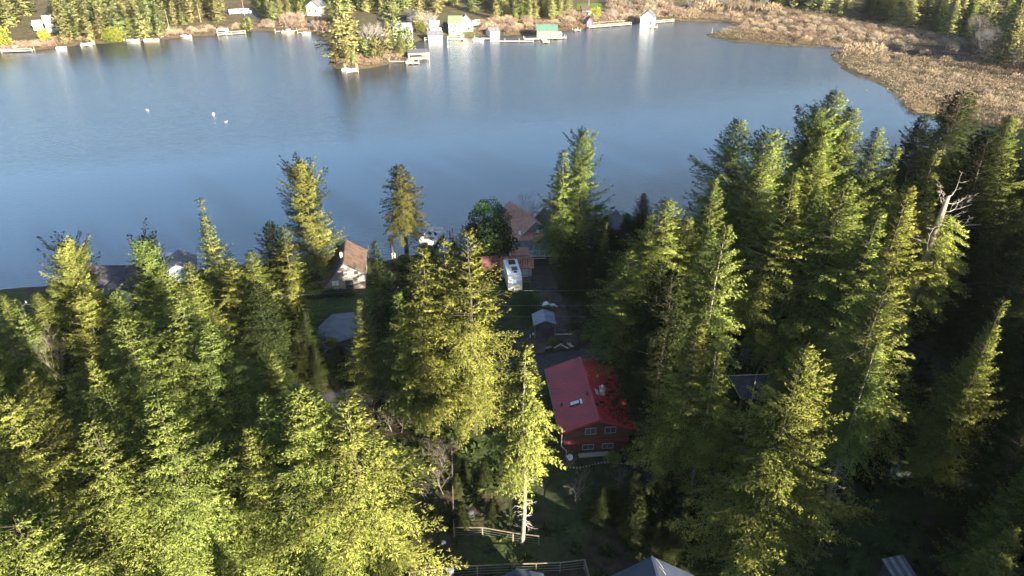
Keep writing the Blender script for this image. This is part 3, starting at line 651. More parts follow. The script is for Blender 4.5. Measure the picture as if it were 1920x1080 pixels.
curtain = mat('curtained_window', (.50, .52, .54), (.34, .37, .41), .25, 2.5, .5, stretch=(6, 1, 1))
dark_glass = mat('dark_window', (.03, .035, .045), (.02, .022, .03), .08, .8, .8)
trim_dark = mat('dark_trim', (.06, .06, .075), (.04, .04, .05), .7, 2)
wood = mat('weathered_wood', (.36, .30, .23), (.22, .18, .14), .85, 2, .2, stretch=(1, 6, 6))
old_wood = mat('grey_brown_wood', (.20, .16, .12), (.11, .09, .07), .9, 2.5, .1, stretch=(1, 5, 5))
lumber = mat('fresh_lumber', (.48, .38, .25), (.38, .29, .19), .8, 3)
bright_deck = mat('bleached_deck', (.42, .39, .34), (.31, .285, .25), .8, 1.4, .2, stretch=(4, 1, 1))
stone = mat('grey_stone', (.30, .28, .26), (.13, .12, .115), .9, 3.5, .2, bump=.8)
moss_stone = mat('mossy_stone', (.42, .44, .40), (.06, .085, .045), .9, 1.3, .2, bump=.7, lo=.45, hi=.6)
asphalt = mat('asphalt', (.046, .046, .050), (.030, .030, .034), .9, 2.2, .2, bump=.3, bscale=9)
concrete = mat('grey_driveway', (.155, .16, .17), (.105, .11, .12), .9, .7, .2, bump=.2, bscale=6)
grass = mat('lawn_grass', (.032, .055, .015), (.020, .034, .011), .95, 1.3, .1, bump=.9, bscale=9, detail=7)
grass_far = mat('bright_lawn', (.075, .115, .022), (.055, .085, .018), .95, .5, .1)
dim_grass = mat('dim_grass', (.028, .042, .014), (.020, .024, .010), .95, 1.1, .1, bump=.9, bscale=9, detail=7)
dirt = mat('bare_dirt', (.075, .058, .046), (.040, .032, .026), .95, .8, .1, bump=.6, bscale=4)
metal = mat('grey_metal', (.42, .43, .44), (.32, .33, .34), .4, 2, .5, metal=.6)
black = mat('black_rubber', (.022, .022, .024), (.014, .014, .016), .7, 3)
blue_plastic = mat('blue_plastic', (.03, .08, .42), (.025, .065, .35), .45, 2)
green_roof = mat('green_metal_roof', (.06, .125, .095), (.05, .105, .08), .5, .8, .4)
green_pale = mat('pale_green_roof', (.11, .17, .085), (.09, .14, .07), .6, .8, .3)
grey_roof = mat('grey_shingles', (.105, .105, .12), (.07, .07, .082), .85, 1, .2)
purple = mat('plum_paint', (.16, .08, .13), (.11, .055, .09), .7, 1)
cream = mat('cream_siding', (.36, .31, .23), (.30, .26, .2), .8, 1)
red_cloth = mat('faded_red', (.42, .08, .06), (.3, .06, .05), .8, 1)

def window(parent, name, c, w, h, face, pm=None, fm=None, mull=1, th=.07, t=.07):
    """frame standing proud of a wall, a pane inside it; face: outward yaw of the wall in the house's own axes"""
    f = MB(); M = Matrix.Rotation(face, 3, 'Z')
    def bx(x, z, a, b, y, d): f.box(Vector(c) + M @ Vector((x, -y, z)), (a, d, b), rz=face)
    bx(0, h / 2 + t / 2, w + 2 * t, t, th / 2, th); bx(0, -h / 2 - t / 2, w + 2 * t, t, th / 2, th)
    bx(-w / 2 - t / 2, 0, t, h, th / 2, th); bx(w / 2 + t / 2, 0, t, h, th / 2, th)
    for k in range(mull): bx(-w / 2 + w * (k + 1) / (mull + 1), 0, t * .7, h, th / 2, th * .8)
    fo = f.build(name + '_frame' if name != 'window' else 'window', fm or white, parent)
    p = MB(); p.box(Vector(c) + M @ Vector((0, -.015, 0)), (w, .03, h), rz=face); p.build('pane', pm or glass, fo)
    return fo
def gable(name, label, cat, x, y, yaw, xl, xr, zl, zr, zc, L, wall_m, roof_m, ov=.4, th=.14, wins=(), door=None, z=None, group=None, base=.0, fascia=None):
    """pitched house: ridge along its own y axis, front gable at y = 0 looking to -y"""
    z0 = (gh(x, y) if z is None else z) - .05
    e = thing(name, label, cat, (x, y, z0), yaw, group)
    w = MB(); w.prism([(-xl, -.6), (xr, -.6), (xr, zr), (0, zc), (-xl, zl)], 0, L); w.build('wall', wall_m, e)
    sl, sr = (zc - zl) / xl, (zc - zr) / xr; up = th + .004
    rf = MB()
    rf.slab([(0, -ov, zc + up), (0, L + ov, zc + up), (-xl - ov, L + ov, zl - sl * ov + up), (-xl - ov, -ov, zl - sl * ov + up)], th)
    rf.slab([(.004, -ov, zc + up), (.004, L + ov, zc + up), (xr + ov, L + ov, zr - sr * ov + up), (xr + ov, -ov, zr - sr * ov + up)], th)
    ro = rf.build('roof', roof_m, e)
    c = MB(); c.bar((0, -ov - .01, zc + up + .03), (0, L + ov + .01, zc + up + .03), .22, .06); c.build('ridge_cap', roof_m, ro)
    if fascia:
        f = MB(); k = .004
        f.bar((-.02, -ov - .04, zc + up - .1), (-xl - ov, -ov - .04, zl - sl * ov + up - .1), .05, .16); f.bar((.02, -ov - .04, zc + up - .1), (xr + ov, -ov - .04, zr - sr * ov + up - .1), .05, .16)
        f.build('fascia', fascia, e)
    for wd in wins:
        fc, a, zz, ww, hh = wd[:5]; pm = wd[5] if len(wd) > 5 else None; fm = wd[6] if len(wd) > 6 else None
        c, yw = {'f': ((a, 0, zz), 0), 'r': ((xr, a, zz), R(90)), 'l': ((-xl, a, zz), R(-90)), 'b': ((a, L, zz), R(180))}[fc]
        window(e, 'window', c, ww, hh, yw, pm, fm)
    if door:
        fc, a, ww, hh, dm = door
        c, yw = {'f': ((a, -.02, hh / 2), 0), 'r': ((xr + .02, a, hh / 2), R(90)), 'l': ((-xl - .02, a, hh / 2), R(-90))}[fc]
        d = MB(); d.box(c, (ww, .06, hh), rz=yw); do = d.build('door', dm, e)
        k = MB(); M = Matrix.Rotation(yw, 3, 'Z'); k.box(Vector(c) + M @ Vector((ww * .36, -.05, 0)), (.08, .06, .08)); k.build('handle', metal, do)
    return e

# ---------------------------------------------------------------- ground surfaces
drape('road', gp([(380, 800), (560, 752), (700, 716), (820, 694), (960, 672), (1100, 656), (1300, 650), (1480, 640), (1700, 650), (1700, 690), (1480, 676), (1300, 690), (1100, 694), (960, 708), (820, 732), (700, 760), (560, 800), (420, 860)]), asphalt, .05, 1.5, 'dark asphalt lane behind the red roofed house')
drape('driveway', gp([(562, 662), (588, 622), (622, 590), (660, 586), (712, 596), (700, 628), (660, 634), (628, 644), (604, 668)]), concrete, .07, 1.2, 'pale grey driveway below the brown cottage lawn')
drape('lawn', gp([(540, 560), (600, 552), (690, 556), (740, 590), (722, 600), (664, 582), (618, 586), (580, 622), (556, 640)]), grass, .04, 1.2, 'green lawn in front of the brown cottage')
drape('lawn', gp([(1030, 880), (1180, 866), (1190, 930), (1140, 980), (1050, 990), (1020, 940)]), dim_grass, .05, 1.2, 'dark lawn below the red roofed house')
drape('lawn', gp([(930, 560), (985, 545), (1000, 600), (960, 640), (925, 640)]), dim_grass, .04, 1.2, 'mown strip beside the camper trailer lot')
drape('dirt_yard', gp([(986, 500), (1030, 500), (1085, 640), (1078, 652), (975, 668), (965, 646), (1004, 604)]), dirt, .05, 1.2, 'bare dirt yard around the open shelter')
drape('gravel_path', gp([(1186, 770), (1225, 760), (1262, 800), (1270, 840), (1215, 840)]), concrete, .05, 1.2, 'grey gravel path right of the red roofed house')

# ---------------------------------------------------------------- the red roofed house
def red_house():
    g0 = gh(9, 60); zr = g0 + 5.15
    a = Vector((*unproj(1123, 787, zr), 0)); b = Vector((*unproj(1087, 669, zr), 0)); d = b - a; yaw = math.atan2(-d.x, d.y); L0 = d.length
    ov = .45; o = a + d.normalized() * ov; L = L0 - 2 * ov; hw, oh, zc, sl = 3.75, .55, 5.0, .36
    e = thing('log_house', 'dark brown log house with a bright red metal roof in the middle of the clearing', 'house', (o.x, o.y, g0 - .05), yaw)
    ze = zc - hw * sl
    w = MB(); w.prism([(-hw, -1.2), (hw, -1.2), (hw, ze), (0, zc), (-hw, ze)], 0, L); w.build('wall', log_wall, e)
    bd = MB()
    k = 0; zz = .12
    while zz < zc - .3:
        half = hw - .02 if zz < ze - .1 else min(hw - .02, max(.15, (zc - zz - .22) / sl))
        bd.box((0, -.03, zz), (half * 2, .06, .20)); zz += .23
    tag(bd.build('log_course', log_wall, e), None, kind='stuff')
    up = .15
    for s, m in ((-1, red_metal), (1, red_dirty)):
        r = MB(); x1 = s * (hw + oh); z1 = zc - (hw + oh) * sl
        r.slab([(s * .003, -ov, zc + up), (s * .003, L + ov, zc + up), (x1, L + ov, z1 + up), (x1, -ov, z1 + up)], .12); ro = r.build('roof_slope', m, e)
        rb = MB(); n = int((L + 2 * ov) / .40)
        for i in range(n + 1):
            y = -ov + .03 + (L + 2 * ov - .06) * i / n
            rb.bar((s * .1, y, zc + up + .02 - .1 * sl), (x1 - s * .01, y, z1 + up + .02), .09, .08)
        tag(rb.build('roof_rib', m, ro), None, kind='stuff')
        f = MB(); f.bar((s * .03, -ov - .03, zc + up - .09), (x1, -ov - .03, z1 + up - .09), .05, .2); f.build('fascia', red_metal, e)
        gt = MB(); gt.box((x1 + s * .07, L / 2, z1 + .10), (.11, L + 2 * ov, .12)); gt.build('gutter', old_wood, e)
    c = MB(); c.bar((0, -ov - .02, zc + up + .06), (0, L + ov + .02, zc + up + .06), .3, .05); c.build('ridge_cap', red_metal, e)
    Mi = Matrix.Translation((o.x, o.y, g0 - .05)) @ Matrix.Rotation(yaw, 4, 'Z'); Mi.invert()
    def on_roof(u, v):
        z = zr
        for _ in range(20):
            p = Mi @ Vector((*unproj(u, v, z), z)); t = zc + up - abs(p.x) * sl; z += (t - p.z) * .7
        return p
    p = on_roof(1078, 757); q = Matrix.Rotation(-math.atan(sl), 3, 'Y'); s_ = MB(); s_.box(p + Vector((0, 0, .08)), (1.25, .62, .16), M=q); so_ = s_.build('skylight', dark_glass, e)
    t_ = MB(); t_.box(p + Vector((-.05, 0, .17)), (1.0, .48, .03), M=q); t_.build('pane', curtain, so_)
    t_ = MB(); t_.box(p + q @ Vector((.75, 0, .08)), (.28, .7, .12), M=q); t_.build('flashing', white, so_)
    p = on_roof(1128, 739); ch = MB(); ch.box(p + Vector((0, 0, .35)), (.55, .6, 1.1)); ch.box(p + Vector((0, 0, .94)), (.68, .72, .1)); co = ch.build('chimney', stone, e)
    ch = MB(); ch.tube([p + Vector((0, 0, .98)), p + Vector((0, 0, 1.2))], .11, 8); ch.tube([p + Vector((0, 0, 1.2)), p + Vector((0, 0, 1.3))], [.18, .12], 8); ch.build('flue_cap', white, co)
    ch = MB(); ch.slab([p + Vector((-.75, -.45, .52)), p + Vector((-.38, -.45, .28)), p + Vector((-.38, .45, .28)), p + Vector((-.75, .45, .52))], .05); ch.build('cricket', offwhite, co)
    for u, v in ((1101, 741), (1053, 762)):
        p = on_roof(u, v); vn = MB(); vn.tube([p, p + Vector((0, 0, .35))], .09, 8); vn.tube([p + Vector((0, 0, .33)), p + Vector((0, 0, .42))], .15, 8); vn.build('roof_vent', black, e)
    for x, z, w_, h_, pm in ((-.75, 3.3, 1.15, .8, glass), (1.5, 3.3, 1.15, .8, dark_glass), (-.9, .95, 1.2, .65, glass), (1.35, .95, 1.2, .65, glass)):
        window(e, 'window', (x, -.06, z), w_, h_, 0, pm, mat('dull_frame', (.26, .25, .24), (.2, .19, .18), .6), 1, .1, .05)
    sk = MB(); sk.slab([(-hw, -.06, 1.95), (hw, -.06, 1.95), (hw, -.38, 1.80), (-hw, -.38, 1.80)], .06); sk.build('pent_roof', mat('dark_red_trim', (.16, .02, .022), (.10, .015, .016), .7), e)
    dp = MB(); dp.tube([(-hw - .25, -.2, ze - .3), (-hw - .25, -.2, 1.4), (-hw + .3, -.5, 1.0), (-hw + .3, -.5, 0)], .06, 6); dp.build('downspout', offwhite, e)
    st = MB(); st.box((-.3, -.5, .12), (3.4, .5, .24)); st.build('plank_step', wood, e)
    dk = MB(); dk.slab([(hw + .01, .4, 2.0), (hw + 2.0, .4, 2.0), (hw + 2.0, 3.4, 2.0), (hw + .01, 3.4, 2.0)], .15); dko = dk.build('side_deck', old_wood, e)
    for x, y in ((hw + 1.9, .5), (hw + 1.9, 3.3)):
        q_ = MB(); q_.box((x, y, .75), (.12, .12, 2.6 - .3)); q_.build('post', old_wood, dko)
    return e, Mi
red_e, red_i = red_house()
def from_red(x, y, z=0): return red_i.inverted() @ Vector((x, y, z))
p = from_red(-3.2, -1.1)
e = thing('satellite_dish', 'small white dish on the ground at the left corner of the log house', 'dish', (p.x, p.y, gh(p.x, p.y)), .3)
m = MB(); m.tube([(0, 0, 0), (0, 0, .55)], .035, 6); m.build('mast', metal, e)
m = MB(); m.tube([(0, 0, .55), (0, -.05, .62), (0, -.14, .70), (0, -.17, .73)], [.05, .18, .33, .36], 10); m.build('reflector', white, e)
e = thing('stone_border', 'row of pale stones edging the bed below the log house wall', 'stones', (*tuple(at(1110, 866))[:2], 0))
for i in range(22):
    q = from_red(-3.6 + i * .36, -2.0 - .25 * math.sin(i * .4)); b = MB(); r = rnd.uniform(.09, .16)
    b.tube([(0, 0, -r * .6), (0, 0, 0), (0, 0, r * .7)], [r, r * 1.25, r * .6], 6)
    b.build('stone', stone, e, loc=(q.x - e.location.x, q.y - e.location.y, gh(q.x, q.y)))

# ---------------------------------------------------------------- houses along the near shore
p = at(651, 542)
gable('cottage', 'steep brown roofed cottage with a tan gable beside the lake', 'house', p.x, p.y, R(9), 3.7, 3.0, .75, 2.95, 5.0, 8.0, tan_wall, brown_roof, .35,
      wins=[('f', -1.75, 1.35, 1.15, .95, curtain, trim_dark), ('f', .25, 3.05, 1.15, .72, curtain, trim_dark), ('f', .15, 4.15, .32, .3, curtain, white), ('f', 1.75, 3.0, .55, .5, dark_glass, trim_dark)], door=('f', .45, 1.25, 1.95, dark_glass), fascia=trim_dark)
ce = COL.objects['cottage'] if 'cottage' in COL.objects else bpy.data.objects['cottage']
m = MB(); m.box((.4, -.45, 2.22), (1.7, .9, .1)); m.build('door_canopy', offwhite, ce)
m = MB(); m.box((-.45, 2.2, 5.2), (.38, .42, 1.1)); m.build('chimney', offwhite, ce)
p = at(640, 556)
e = thing('hedge', 'low brown winter hedge under the cottage gable', 'hedge', (p.x - 1.5, p.y, gh(p.x, p.y)))
q = leafy(70, 1.1, 1.0, 900, .16, 'laurel', .05)
hm = MB()
for k in range(5): link('clump', q['crown'], e, (-3.2 + k * 1.5, .2 * math.sin(k), -.1))
P['hedge'] = q

p = at(990, 482)                 # salmon roofed house: main wing runs away to the left, porch gable in front
e = gable('lake_house', 'lakeside house with a salmon shingle roof, skylights and a railed porch', 'house', p.x + 1.2, p.y + 4.2, R(27), 3.4, 3.4, 2.9, 2.9, 5.3, 9.5, grey_wall, salmon_roof, .5,
          wins=[('l', 2.5, 1.7, .9, .9, glass), ('f', -1.6, 1.7, .9, .9, glass)], fascia=offwhite)
m = MB(); m.prism([(-3.6, -.6), (2.6, -.6), (2.6, 2.5), (-.5, 2.5), (-3.6, 2.5)], 0, 4.5)
Mt = Matrix.Rotation(R(-27), 4, 'Z'); T = Matrix.Translation((-1.0, -1.6, 0))
m.v = [tuple(Mt @ (Vector(v) + Vector((-.3, -2.4, 0)))) for v in m.v]; m.build('front_wing', grey_wall, e)
m = MB(); m.slab([(-4.0, -2.8, 2.45), (.2, -2.8, 2.45), (.2, 2.6, 4.4), (-4.0, 2.6, 4.4)], .12)
m.v = [tuple(Mt @ (Vector(v) + Vector((-.3, 0, .2)))) for v in m.v]; m.build('roof_slope', salmon_roof, e)
m = MB(); m.slab([(1.5, -4.0, 4.0), (1.5, 1.5, 4.0), (-.4, 1.5, 2.7), (-.4, -4.0, 2.7)], .12); m.slab([(1.503, -4.0, 4.0), (1.503, 1.5, 4.0), (3.4, 1.5, 2.7), (3.4, -4.0, 2.7)], .12)
m.v = [tuple(Mt @ Vector(v)) for v in m.v]; m.build('porch_roof', salmon_roof, e)
for x in (-.2, 3.2):
    m = MB(); m.box((x, -3.85, 1.25), (.16, .16, 2.7)); m.v = [tuple(Mt @ Vector(v)) for v in m.v]; m.build('post', white, e)
m = MB(); m.slab([(-4.6, -4.6, .55), (3.4, -4.6, .55), (3.4, -2.42, .55), (-4.6, -2.42, .55)], .2); m.v = [tuple(Mt @ Vector(v)) for v in m.v]; dk = m.build('deck', offwhite, e)
for a, b, zz in (((-4.6, -4.5), (3.3, -4.5), 1.5), ((-4.6, -4.5), (3.3, -4.5), 1.0), ((-4.8, -5.6), (2.0, -5.6), .75), ((-4.8, -5.6), (2.0, -5.6), .35)):
    m = MB(); m.bar((*a, zz), (*b, zz + (.25 if zz < .8 else 0)), .08, .1); m.v = [tuple(Mt @ Vector(v)) for v in m.v]; m.build('railing', white, dk)
for i in range(7):
    m = MB(); m.box((-4.5 + i * 1.3, -4.5, 1.02), (.09, .09, 1.0)); m.v = [tuple(Mt @ Vector(v)) for v in m.v]; m.build('baluster', white, dk)
for x, y in ((-2.6, -1.2), (.6, -.9)):
    m = MB(); m.box((x, y, 3.45 if x < 0 else 3.62), (.55, .9, .12), M=Matrix.Rotation(R(18), 3, 'X')); m.v = [tuple(Mt @ Vector(v)) for v in m.v]; m.build('skylight', white, e)
m = MB(); m.slab([(-3.9, 6.6, 4.4), (-3.9, 9.9, 4.4), (-2.3, 9.9, 5.4), (-2.3, 6.6, 5.4)], .12); m.build('dormer', dark_roof, e)

p = at(969, 520)                 # garage behind the camper
e = gable('garage', 'small grey garage with a rusty tile roof behind the camper trailer', 'garage', p.x - 2.55, p.y + 1.7, R(-90), 1.7, 1.7, 2.15, 2.15, 3.0, 5.1, grey_wall, rust_roof, .35, fascia=None,
          wins=[('r', 2.35, 1.4, .5, .5, dark_glass)], door=('r', 3.9, .95, 1.85, offwhite))
m = MB(); m.slab([(-1.9, 1.6, 2.5), (-1.9, 4.6, 2.5), (-3.6, 4.6, 3.3), (-3.6, 1.6, 3.3)], .1); m.build('rear_roof', salmon_roof, e)
m = MB()
for i in range(6): m.bar((.25, 2.3 + i * .42, 3.06), (1.95, 2.3 + i * .42, 2.12), .16, .035)
m.build('bare_batten', mat('dark_moss_strip', (.07, .045, .03), (.04, .028, .02), .95), e)

def camper(u, v):
    p = at(u, v); e = thing('camper_trailer', 'white camper trailer parked in front of the rusty roofed garage', 'camper trailer', (p.x, p.y, gh(p.x, p.y)), R(8))
    b = MB(); prof = [(-.1, .55), (.55, .5), (6.0, .5), (6.25, .8), (6.25, 2.9), (6.0, 3.05), (.9, 3.05), (.15, 2.5), (-.1, 1.5)]
    vs = [(-1.15, y, z) for y, z in prof] + [(1.15, y, z) for y, z in prof]; n = len(prof)
    b.add(vs, [tuple(range(n)), tuple(range(2 * n - 1, n - 1, -1))] + [(i, i + n, (i + 1) % n + n, (i + 1) % n) for i in range(n)]); b.build('body', white, e)
    s = MB(); s.box((-1.16, 3.1, 1.05), (.02, 5.6, .22)); s.box((1.16, 3.1, 1.05), (.02, 5.6, .22)); s.build('side_stripe', grey_roof, e)
    w = MB(); w.box((0, -.02, 1.95), (1.6, .03, .7), M=Matrix.Rotation(R(-12), 3, 'X')); w.build('front_window', mat('frosted_window', (.55, .6, .66), (.48, .53, .6), .3), e)
    for y, w_, l_, h_, mm in ((4.6, 1.1, .9, .22, black), (2.6, .9, 1.0, .14, trim_dark), (1.5, .45, .45, .10, black), (5.6, 1.2, .25, .08, trim_dark)):
        k = MB(); k.box((.1 if y > 3 else .25, y, 3.05 + h_ / 2), (w_, l_, h_)); k.build('roof_unit' if h_ > .2 else 'roof_hatch', mm, e)
    k = MB(); k.bar((-.55, -.1, .5), (0, -1.1, .5), .1, .1); k.bar((.55, -.1, .5), (0, -1.1, .5), .1, .1); k.build('hitch', black, e)
    for x in (-.16, .16):
        k = MB(); k.tube([(x, -.42, .55), (x, -.42, .62), (x, -.42, 1.0), (x, -.42, 1.08)], [.1, .15, .15, .08], 8); k.build('gas_bottle', white, e)
    for x in (-1.0, 1.0):
        for y in (3.0, 3.8):
            k = MB(); k.tube([(x - .11, y, .34), (x + .11, y, .34)], .34, 10); k.build('wheel', black, e)
    k = MB(); k.box((1.16, 4.6, 1.7), (.04, .65, 1.7)); k.build('door', offwhite, e)
camper(966, 549)
p = at(984, 520); e = thing('porch_steps', 'dark wooden steps and rail beside the grey garage', 'steps', (p.x, p.y - 1.2, gh(p.x, p.y)))
for i in range(3):
    m = MB(); m.box((0, -.3 * i, .45 - .15 * i), (2.0, .28, .06)); m.build('tread', old_wood, e)
m = MB(); m.bar((-1, .2, .95), (1, .2, .95), .07, .07); m.box((-1, .2, .5), (.07, .07, .95)); m.box((1, .2, .5), (.07, .07, .95)); m.build('rail', old_wood, e)

# more roofs half hidden by trees along the near shore
p = at(192, 556); gable('cabin', 'dark roofed cabin by the water between two broad trees at the left', 'house', p.x - 5, p.y + 3, R(-90), 3.2, 3.2, 2.6, 2.6, 4.3, 11, tan_wall, mat('dark_plum_shingles', (.055, .048, .060), (.035, .032, .042), .9, 1.2), .5)
p = at(1030, 468); gable('boathouse', 'dark gabled house behind the tall pair of firs by the water', 'house', p.x + 1.0, p.y - 1, R(14), 3.0, 3.0, 2.6, 2.6, 5.6, 7, grey_wall, dark_roof, .4)
p = at(1122, 470); gable('lake_cottage', 'pale blue gabled cottage showing between two firs by the water', 'house', p.x, p.y, R(-35), 2.6, 2.6, 3.0, 3.0, 5.8, 6, mat('pale_blue_siding', (.42, .47, .56), (.36, .41, .50), .7, 1), grey_roof, .35, wins=[('f', 0, 3.6, .8, .9, glass)])
p = at(1166, 455); gable('shed', 'dark little shed under bushes at the lake edge', 'shed', p.x, p.y, R(10), 1.6, 1.6, 2.0, 2.0, 2.9, 3, trim_dark, dark_roof, .3, wins=[('f', .4, 1.3, .5, .5, curtain)])
p = at(340, 530); gable('cabin', 'small grey cabin glimpsed behind the spire shaped fir', 'house', p.x, p.y, R(20), 2.4, 2.4, 2.2, 2.2, 3.6, 5, grey_wall, grey_roof, .4)
p = at(905, 512); gable('shed', 'low red brown shed roof beside the camper behind golden firs', 'shed', p.x, p.y, R(-80), 2.0, 2.0, 2.0, 2.0, 3.0, 4, log_wall, mat('maroon_shingles', (.13, .05, .045), (.08, .032, .03), .9), .3)
p = at(215, 572); gable('garden_shed', 'white walled shed half hidden in the left forest', 'shed', p.x + 1, p.y, R(30), 1.6, 1.6, 2.0, 2.0, 2.9, 3, white, dark_roof, .3)

# open shelter, tarps, lumber in the lot
def shelter():
    p = at(1022, 634); z = gh(p.x, p.y); e = thing('open_shelter', 'open sided shelter with a grey pitched roof on rough posts', 'shelter', (p.x, p.y, z), R(4))
    r = MB(); r.slab([(0, 0, 3.0), (0, 3.2, 3.0), (-1.7, 3.2, 2.2), (-1.7, 0, 2.2)], .08); r.slab([(.003, 0, 3.0), (.003, 3.2, 3.0), (1.6, 3.2, 2.35), (1.6, 0, 2.35)], .08); r.build('roof', mat('grey_tin', (.17, .18, .21), (.11, .12, .145), .6, 1, .4), e)
    for x, y in ((-1.5, .2), (1.4, .2), (-1.5, 3.0), (1.4, 3.0)):
        k = MB(); k.tube([(x, y, -.1), (x + .05, y, 1.2), (x - .02, y, 2.28)], [.09, .08, .07], 6); k.build('post', old_wood, e)
    k = MB(); k.box((.2, 1.8, .4), (1.6, 1.2, .8)); k.build('bench', trim_dark, e)
    k = MB(); k.bar((1.6, .3, 1.0), (3.2, .5, 1.0), .07, .07); k.box((2.9, .5, .5), (.08, .08, 1.0)); k.build('side_rail', old_wood, e)
shelter()
for u, v, s, lab in ((1024, 576, 1.0, 'larger white tarp thrown over a pile uphill of the open shelter'), (1038, 577, .7, 'smaller pointed white tarp right of the larger tarp')):
    p = at(u, v); e = thing('tarp_pile', lab, 'tarp', (p.x, p.y, gh(p.x, p.y)), .2)
    m = MB(); m.slab([(-.7 * s, -.4 * s, .55), (.2 * s, -.4 * s, .75 * s), (.2 * s, .5 * s, .8 * s), (-.7 * s, .5 * s, .6)], .04); m.slab([(.203 * s, -.4 * s, .75 * s), (.9 * s, -.3 * s, .12), (.9 * s, .4 * s, .12), (.203 * s, .5 * s, .8 * s)], .04); m.build('cover', white, e)
    m = MB()
    for i in range(4): m.tube([(-.6 * s, -.2 * s + .2 * i * s, .2), (.6 * s, -.2 * s + .2 * i * s, .2)], .1, 6)
    m.build('logs', old_wood, e)
for i, (u, v, a, l, lab) in enumerate([(1046, 650, 45, 1.5, 'pale plank slanting left on the dirt yard'), (1058, 651, -45, 1.5, 'pale plank slanting right on the dirt yard'), (1067, 648, -65, 1.1, 'left one of two short planks lying side by side on the dirt'), (1071, 648, -65, 1.1, 'right one of two short planks lying side by side on the dirt'), (1056, 628, 3, 2.6, 'long rail lying level across the dirt yard')]):
    p = at(u, v); m = MB(); m.box((0, 0, .05), (l, .16, .1)); tag(m.build('plank', lumber, None, loc=(p.x, p.y, gh(p.x, p.y) + .09), rz=R(a)), lab, 'plank', 'planks lying in the dirt yard')
for u, v, lab in ((1001, 628, 'white block lying left of the open shelter'), (994, 634, 'small upright pale post left of the open shelter')):
    p = at(u, v); m = MB(); m.box((0, 0, .15 if 'block' in lab else .3), (.5, .25, .3) if 'block' in lab else (.15, .15, .6)); m.build('block', offwhite, None, loc=(p.x, p.y, gh(p.x, p.y))).name = 'concrete_block' if 'block' in lab else 'marker_post'
    tag(COL.objects[-1], lab, 'block' if 'block' in lab else 'post')
def stump_frame(u, v):
    p = at(u, v); e = thing('garden_cart', 'dark garden cart with uprights standing by the lane', 'cart', (p.x, p.y, gh(p.x, p.y)), .4)
    m = MB(); m.box((0, 0, .45), (.9, .5, .1)); m.box((-.4, 0, .75), (.06, .06, .7)); m.box((.4, 0, .7), (.06, .06, .6)); m.build('frame', old_wood, e)
    for x in (-.35, .35):
        k = MB(); k.tube([(x, -.3, .2), (x, -.24, .2)], .2, 10); k.build('wheel', black, e)
stump_frame(1028, 656)

# ---------------------------------------------------------------- fences, garden things
def fence(pts, h, label, m=old_wood, rails=(.95,), step=2.6, wires=True):
    Q = [at(u, v) for u, v in pts]; e = thing('fence', label, 'fence', (Q[0].x, Q[0].y, 0)); o = e.location.copy(); o.z = 0
    for a, b in zip(Q[:-1], Q[1:]):
        n = max(1, round((b - a).length / step))
        for i in range(n):
            p = a.lerp(b, i / n); q = a.lerp(b, (i + 1) / n); zp, zq = gh(p.x, p.y), gh(q.x, q.y)
            k = MB(); k.box((p.x - o.x, p.y - o.y, zp + h / 2 - .1), (.11, .11, h + .2)); k.build('post', m, e)
            for r in rails:
                k = MB(); k.bar((p.x - o.x, p.y - o.y, zp + h * r + .06), (q.x - o.x, q.y - o.y, zq + h * r + .06), .10, .055); k.build('rail', old_wood, e)
            if wires:
                k = MB()
                for r in (.2, .45, .7): k.tube([(p.x - o.x, p.y - o.y, zp + h * r), (q.x - o.x, q.y - o.y, zq + h * r)], .010, 3, False)
                k.build('wire', metal, e)
    p = Q[-1]; k = MB(); k.box((p.x - o.x, p.y - o.y, gh(p.x, p.y) + h / 2 - .1), (.11, .11, h + .2)); k.build('post', m, e)
fence([(848, 856), (852, 1006), (905, 1006), (962, 1016), (1010, 1022)], 1.3, 'thin garden fence turning a corner left of the bare trunked fir')
fence([(770, 1092), (830, 1084), (960, 1076), (1095, 1068), (1106, 1110)], 1.4, 'wooden rail fence along the bottom of the dark garden')
p = at(845, 1078); e = thing('bucket', 'pale bucket at the bottom fence of the garden', 'bucket', (p.x, p.y, gh(p.x, p.y)))
m = MB(); m.tube([(0, 0, 0), (0, 0, .7)], [.26, .34], 12); m.build('body', offwhite, e); m = MB(); m.tube([(0, 0, .7), (0, 0, .76)], [.36, .2], 12); m.build('lid', curtain, e)
p = at(883, 972); e = thing('compost_bin', 'black round compost bin inside the fenced garden corner', 'bin', (p.x, p.y, gh(p.x, p.y)))
m = MB(); m.tube([(0, 0, 0), (0, 0, .9)], [.42, .34], 12); m.build('body', black, e); m = MB(); m.tube([(0, 0, .9), (0, 0, 1.0)], [.37, .15], 12); m.build('lid', trim_dark, e)
def boulder(u, v, r, label, mm, sd):
    import bmesh as _b
    bm = _b.new(); _b.ops.create_icosphere(bm, subdivisions=3, radius=r); rg = random.Random(sd); a = [rg.uniform(0, 6) for _ in range(6)]
    for q in bm.verts:
        n = q.co.normalized(); q.co *= 1 + .22 * math.sin(n.x * 3 + a[0]) * math.sin(n.y * 3.4 + a[1]) + .12 * math.sin(n.z * 6 + a[2] + n.x * 5); q.co.z *= .8
    me = bpy.data.meshes.new('boulder'); bm.to_mesh(me); bm.free(); me.materials.append(mm)
    p = at(u, v); o = link('boulder', me, None, (p.x, p.y, gh(p.x, p.y) + r * .35)); return tag(o, label, 'boulder')
boulder(1686, 890, 1.1, 'mossy pale boulder lying in the dark wood at the right', moss_stone, 4)
boulder(832, 1018, .22, 'small pale rock on the dark garden ground', offwhite, 5)
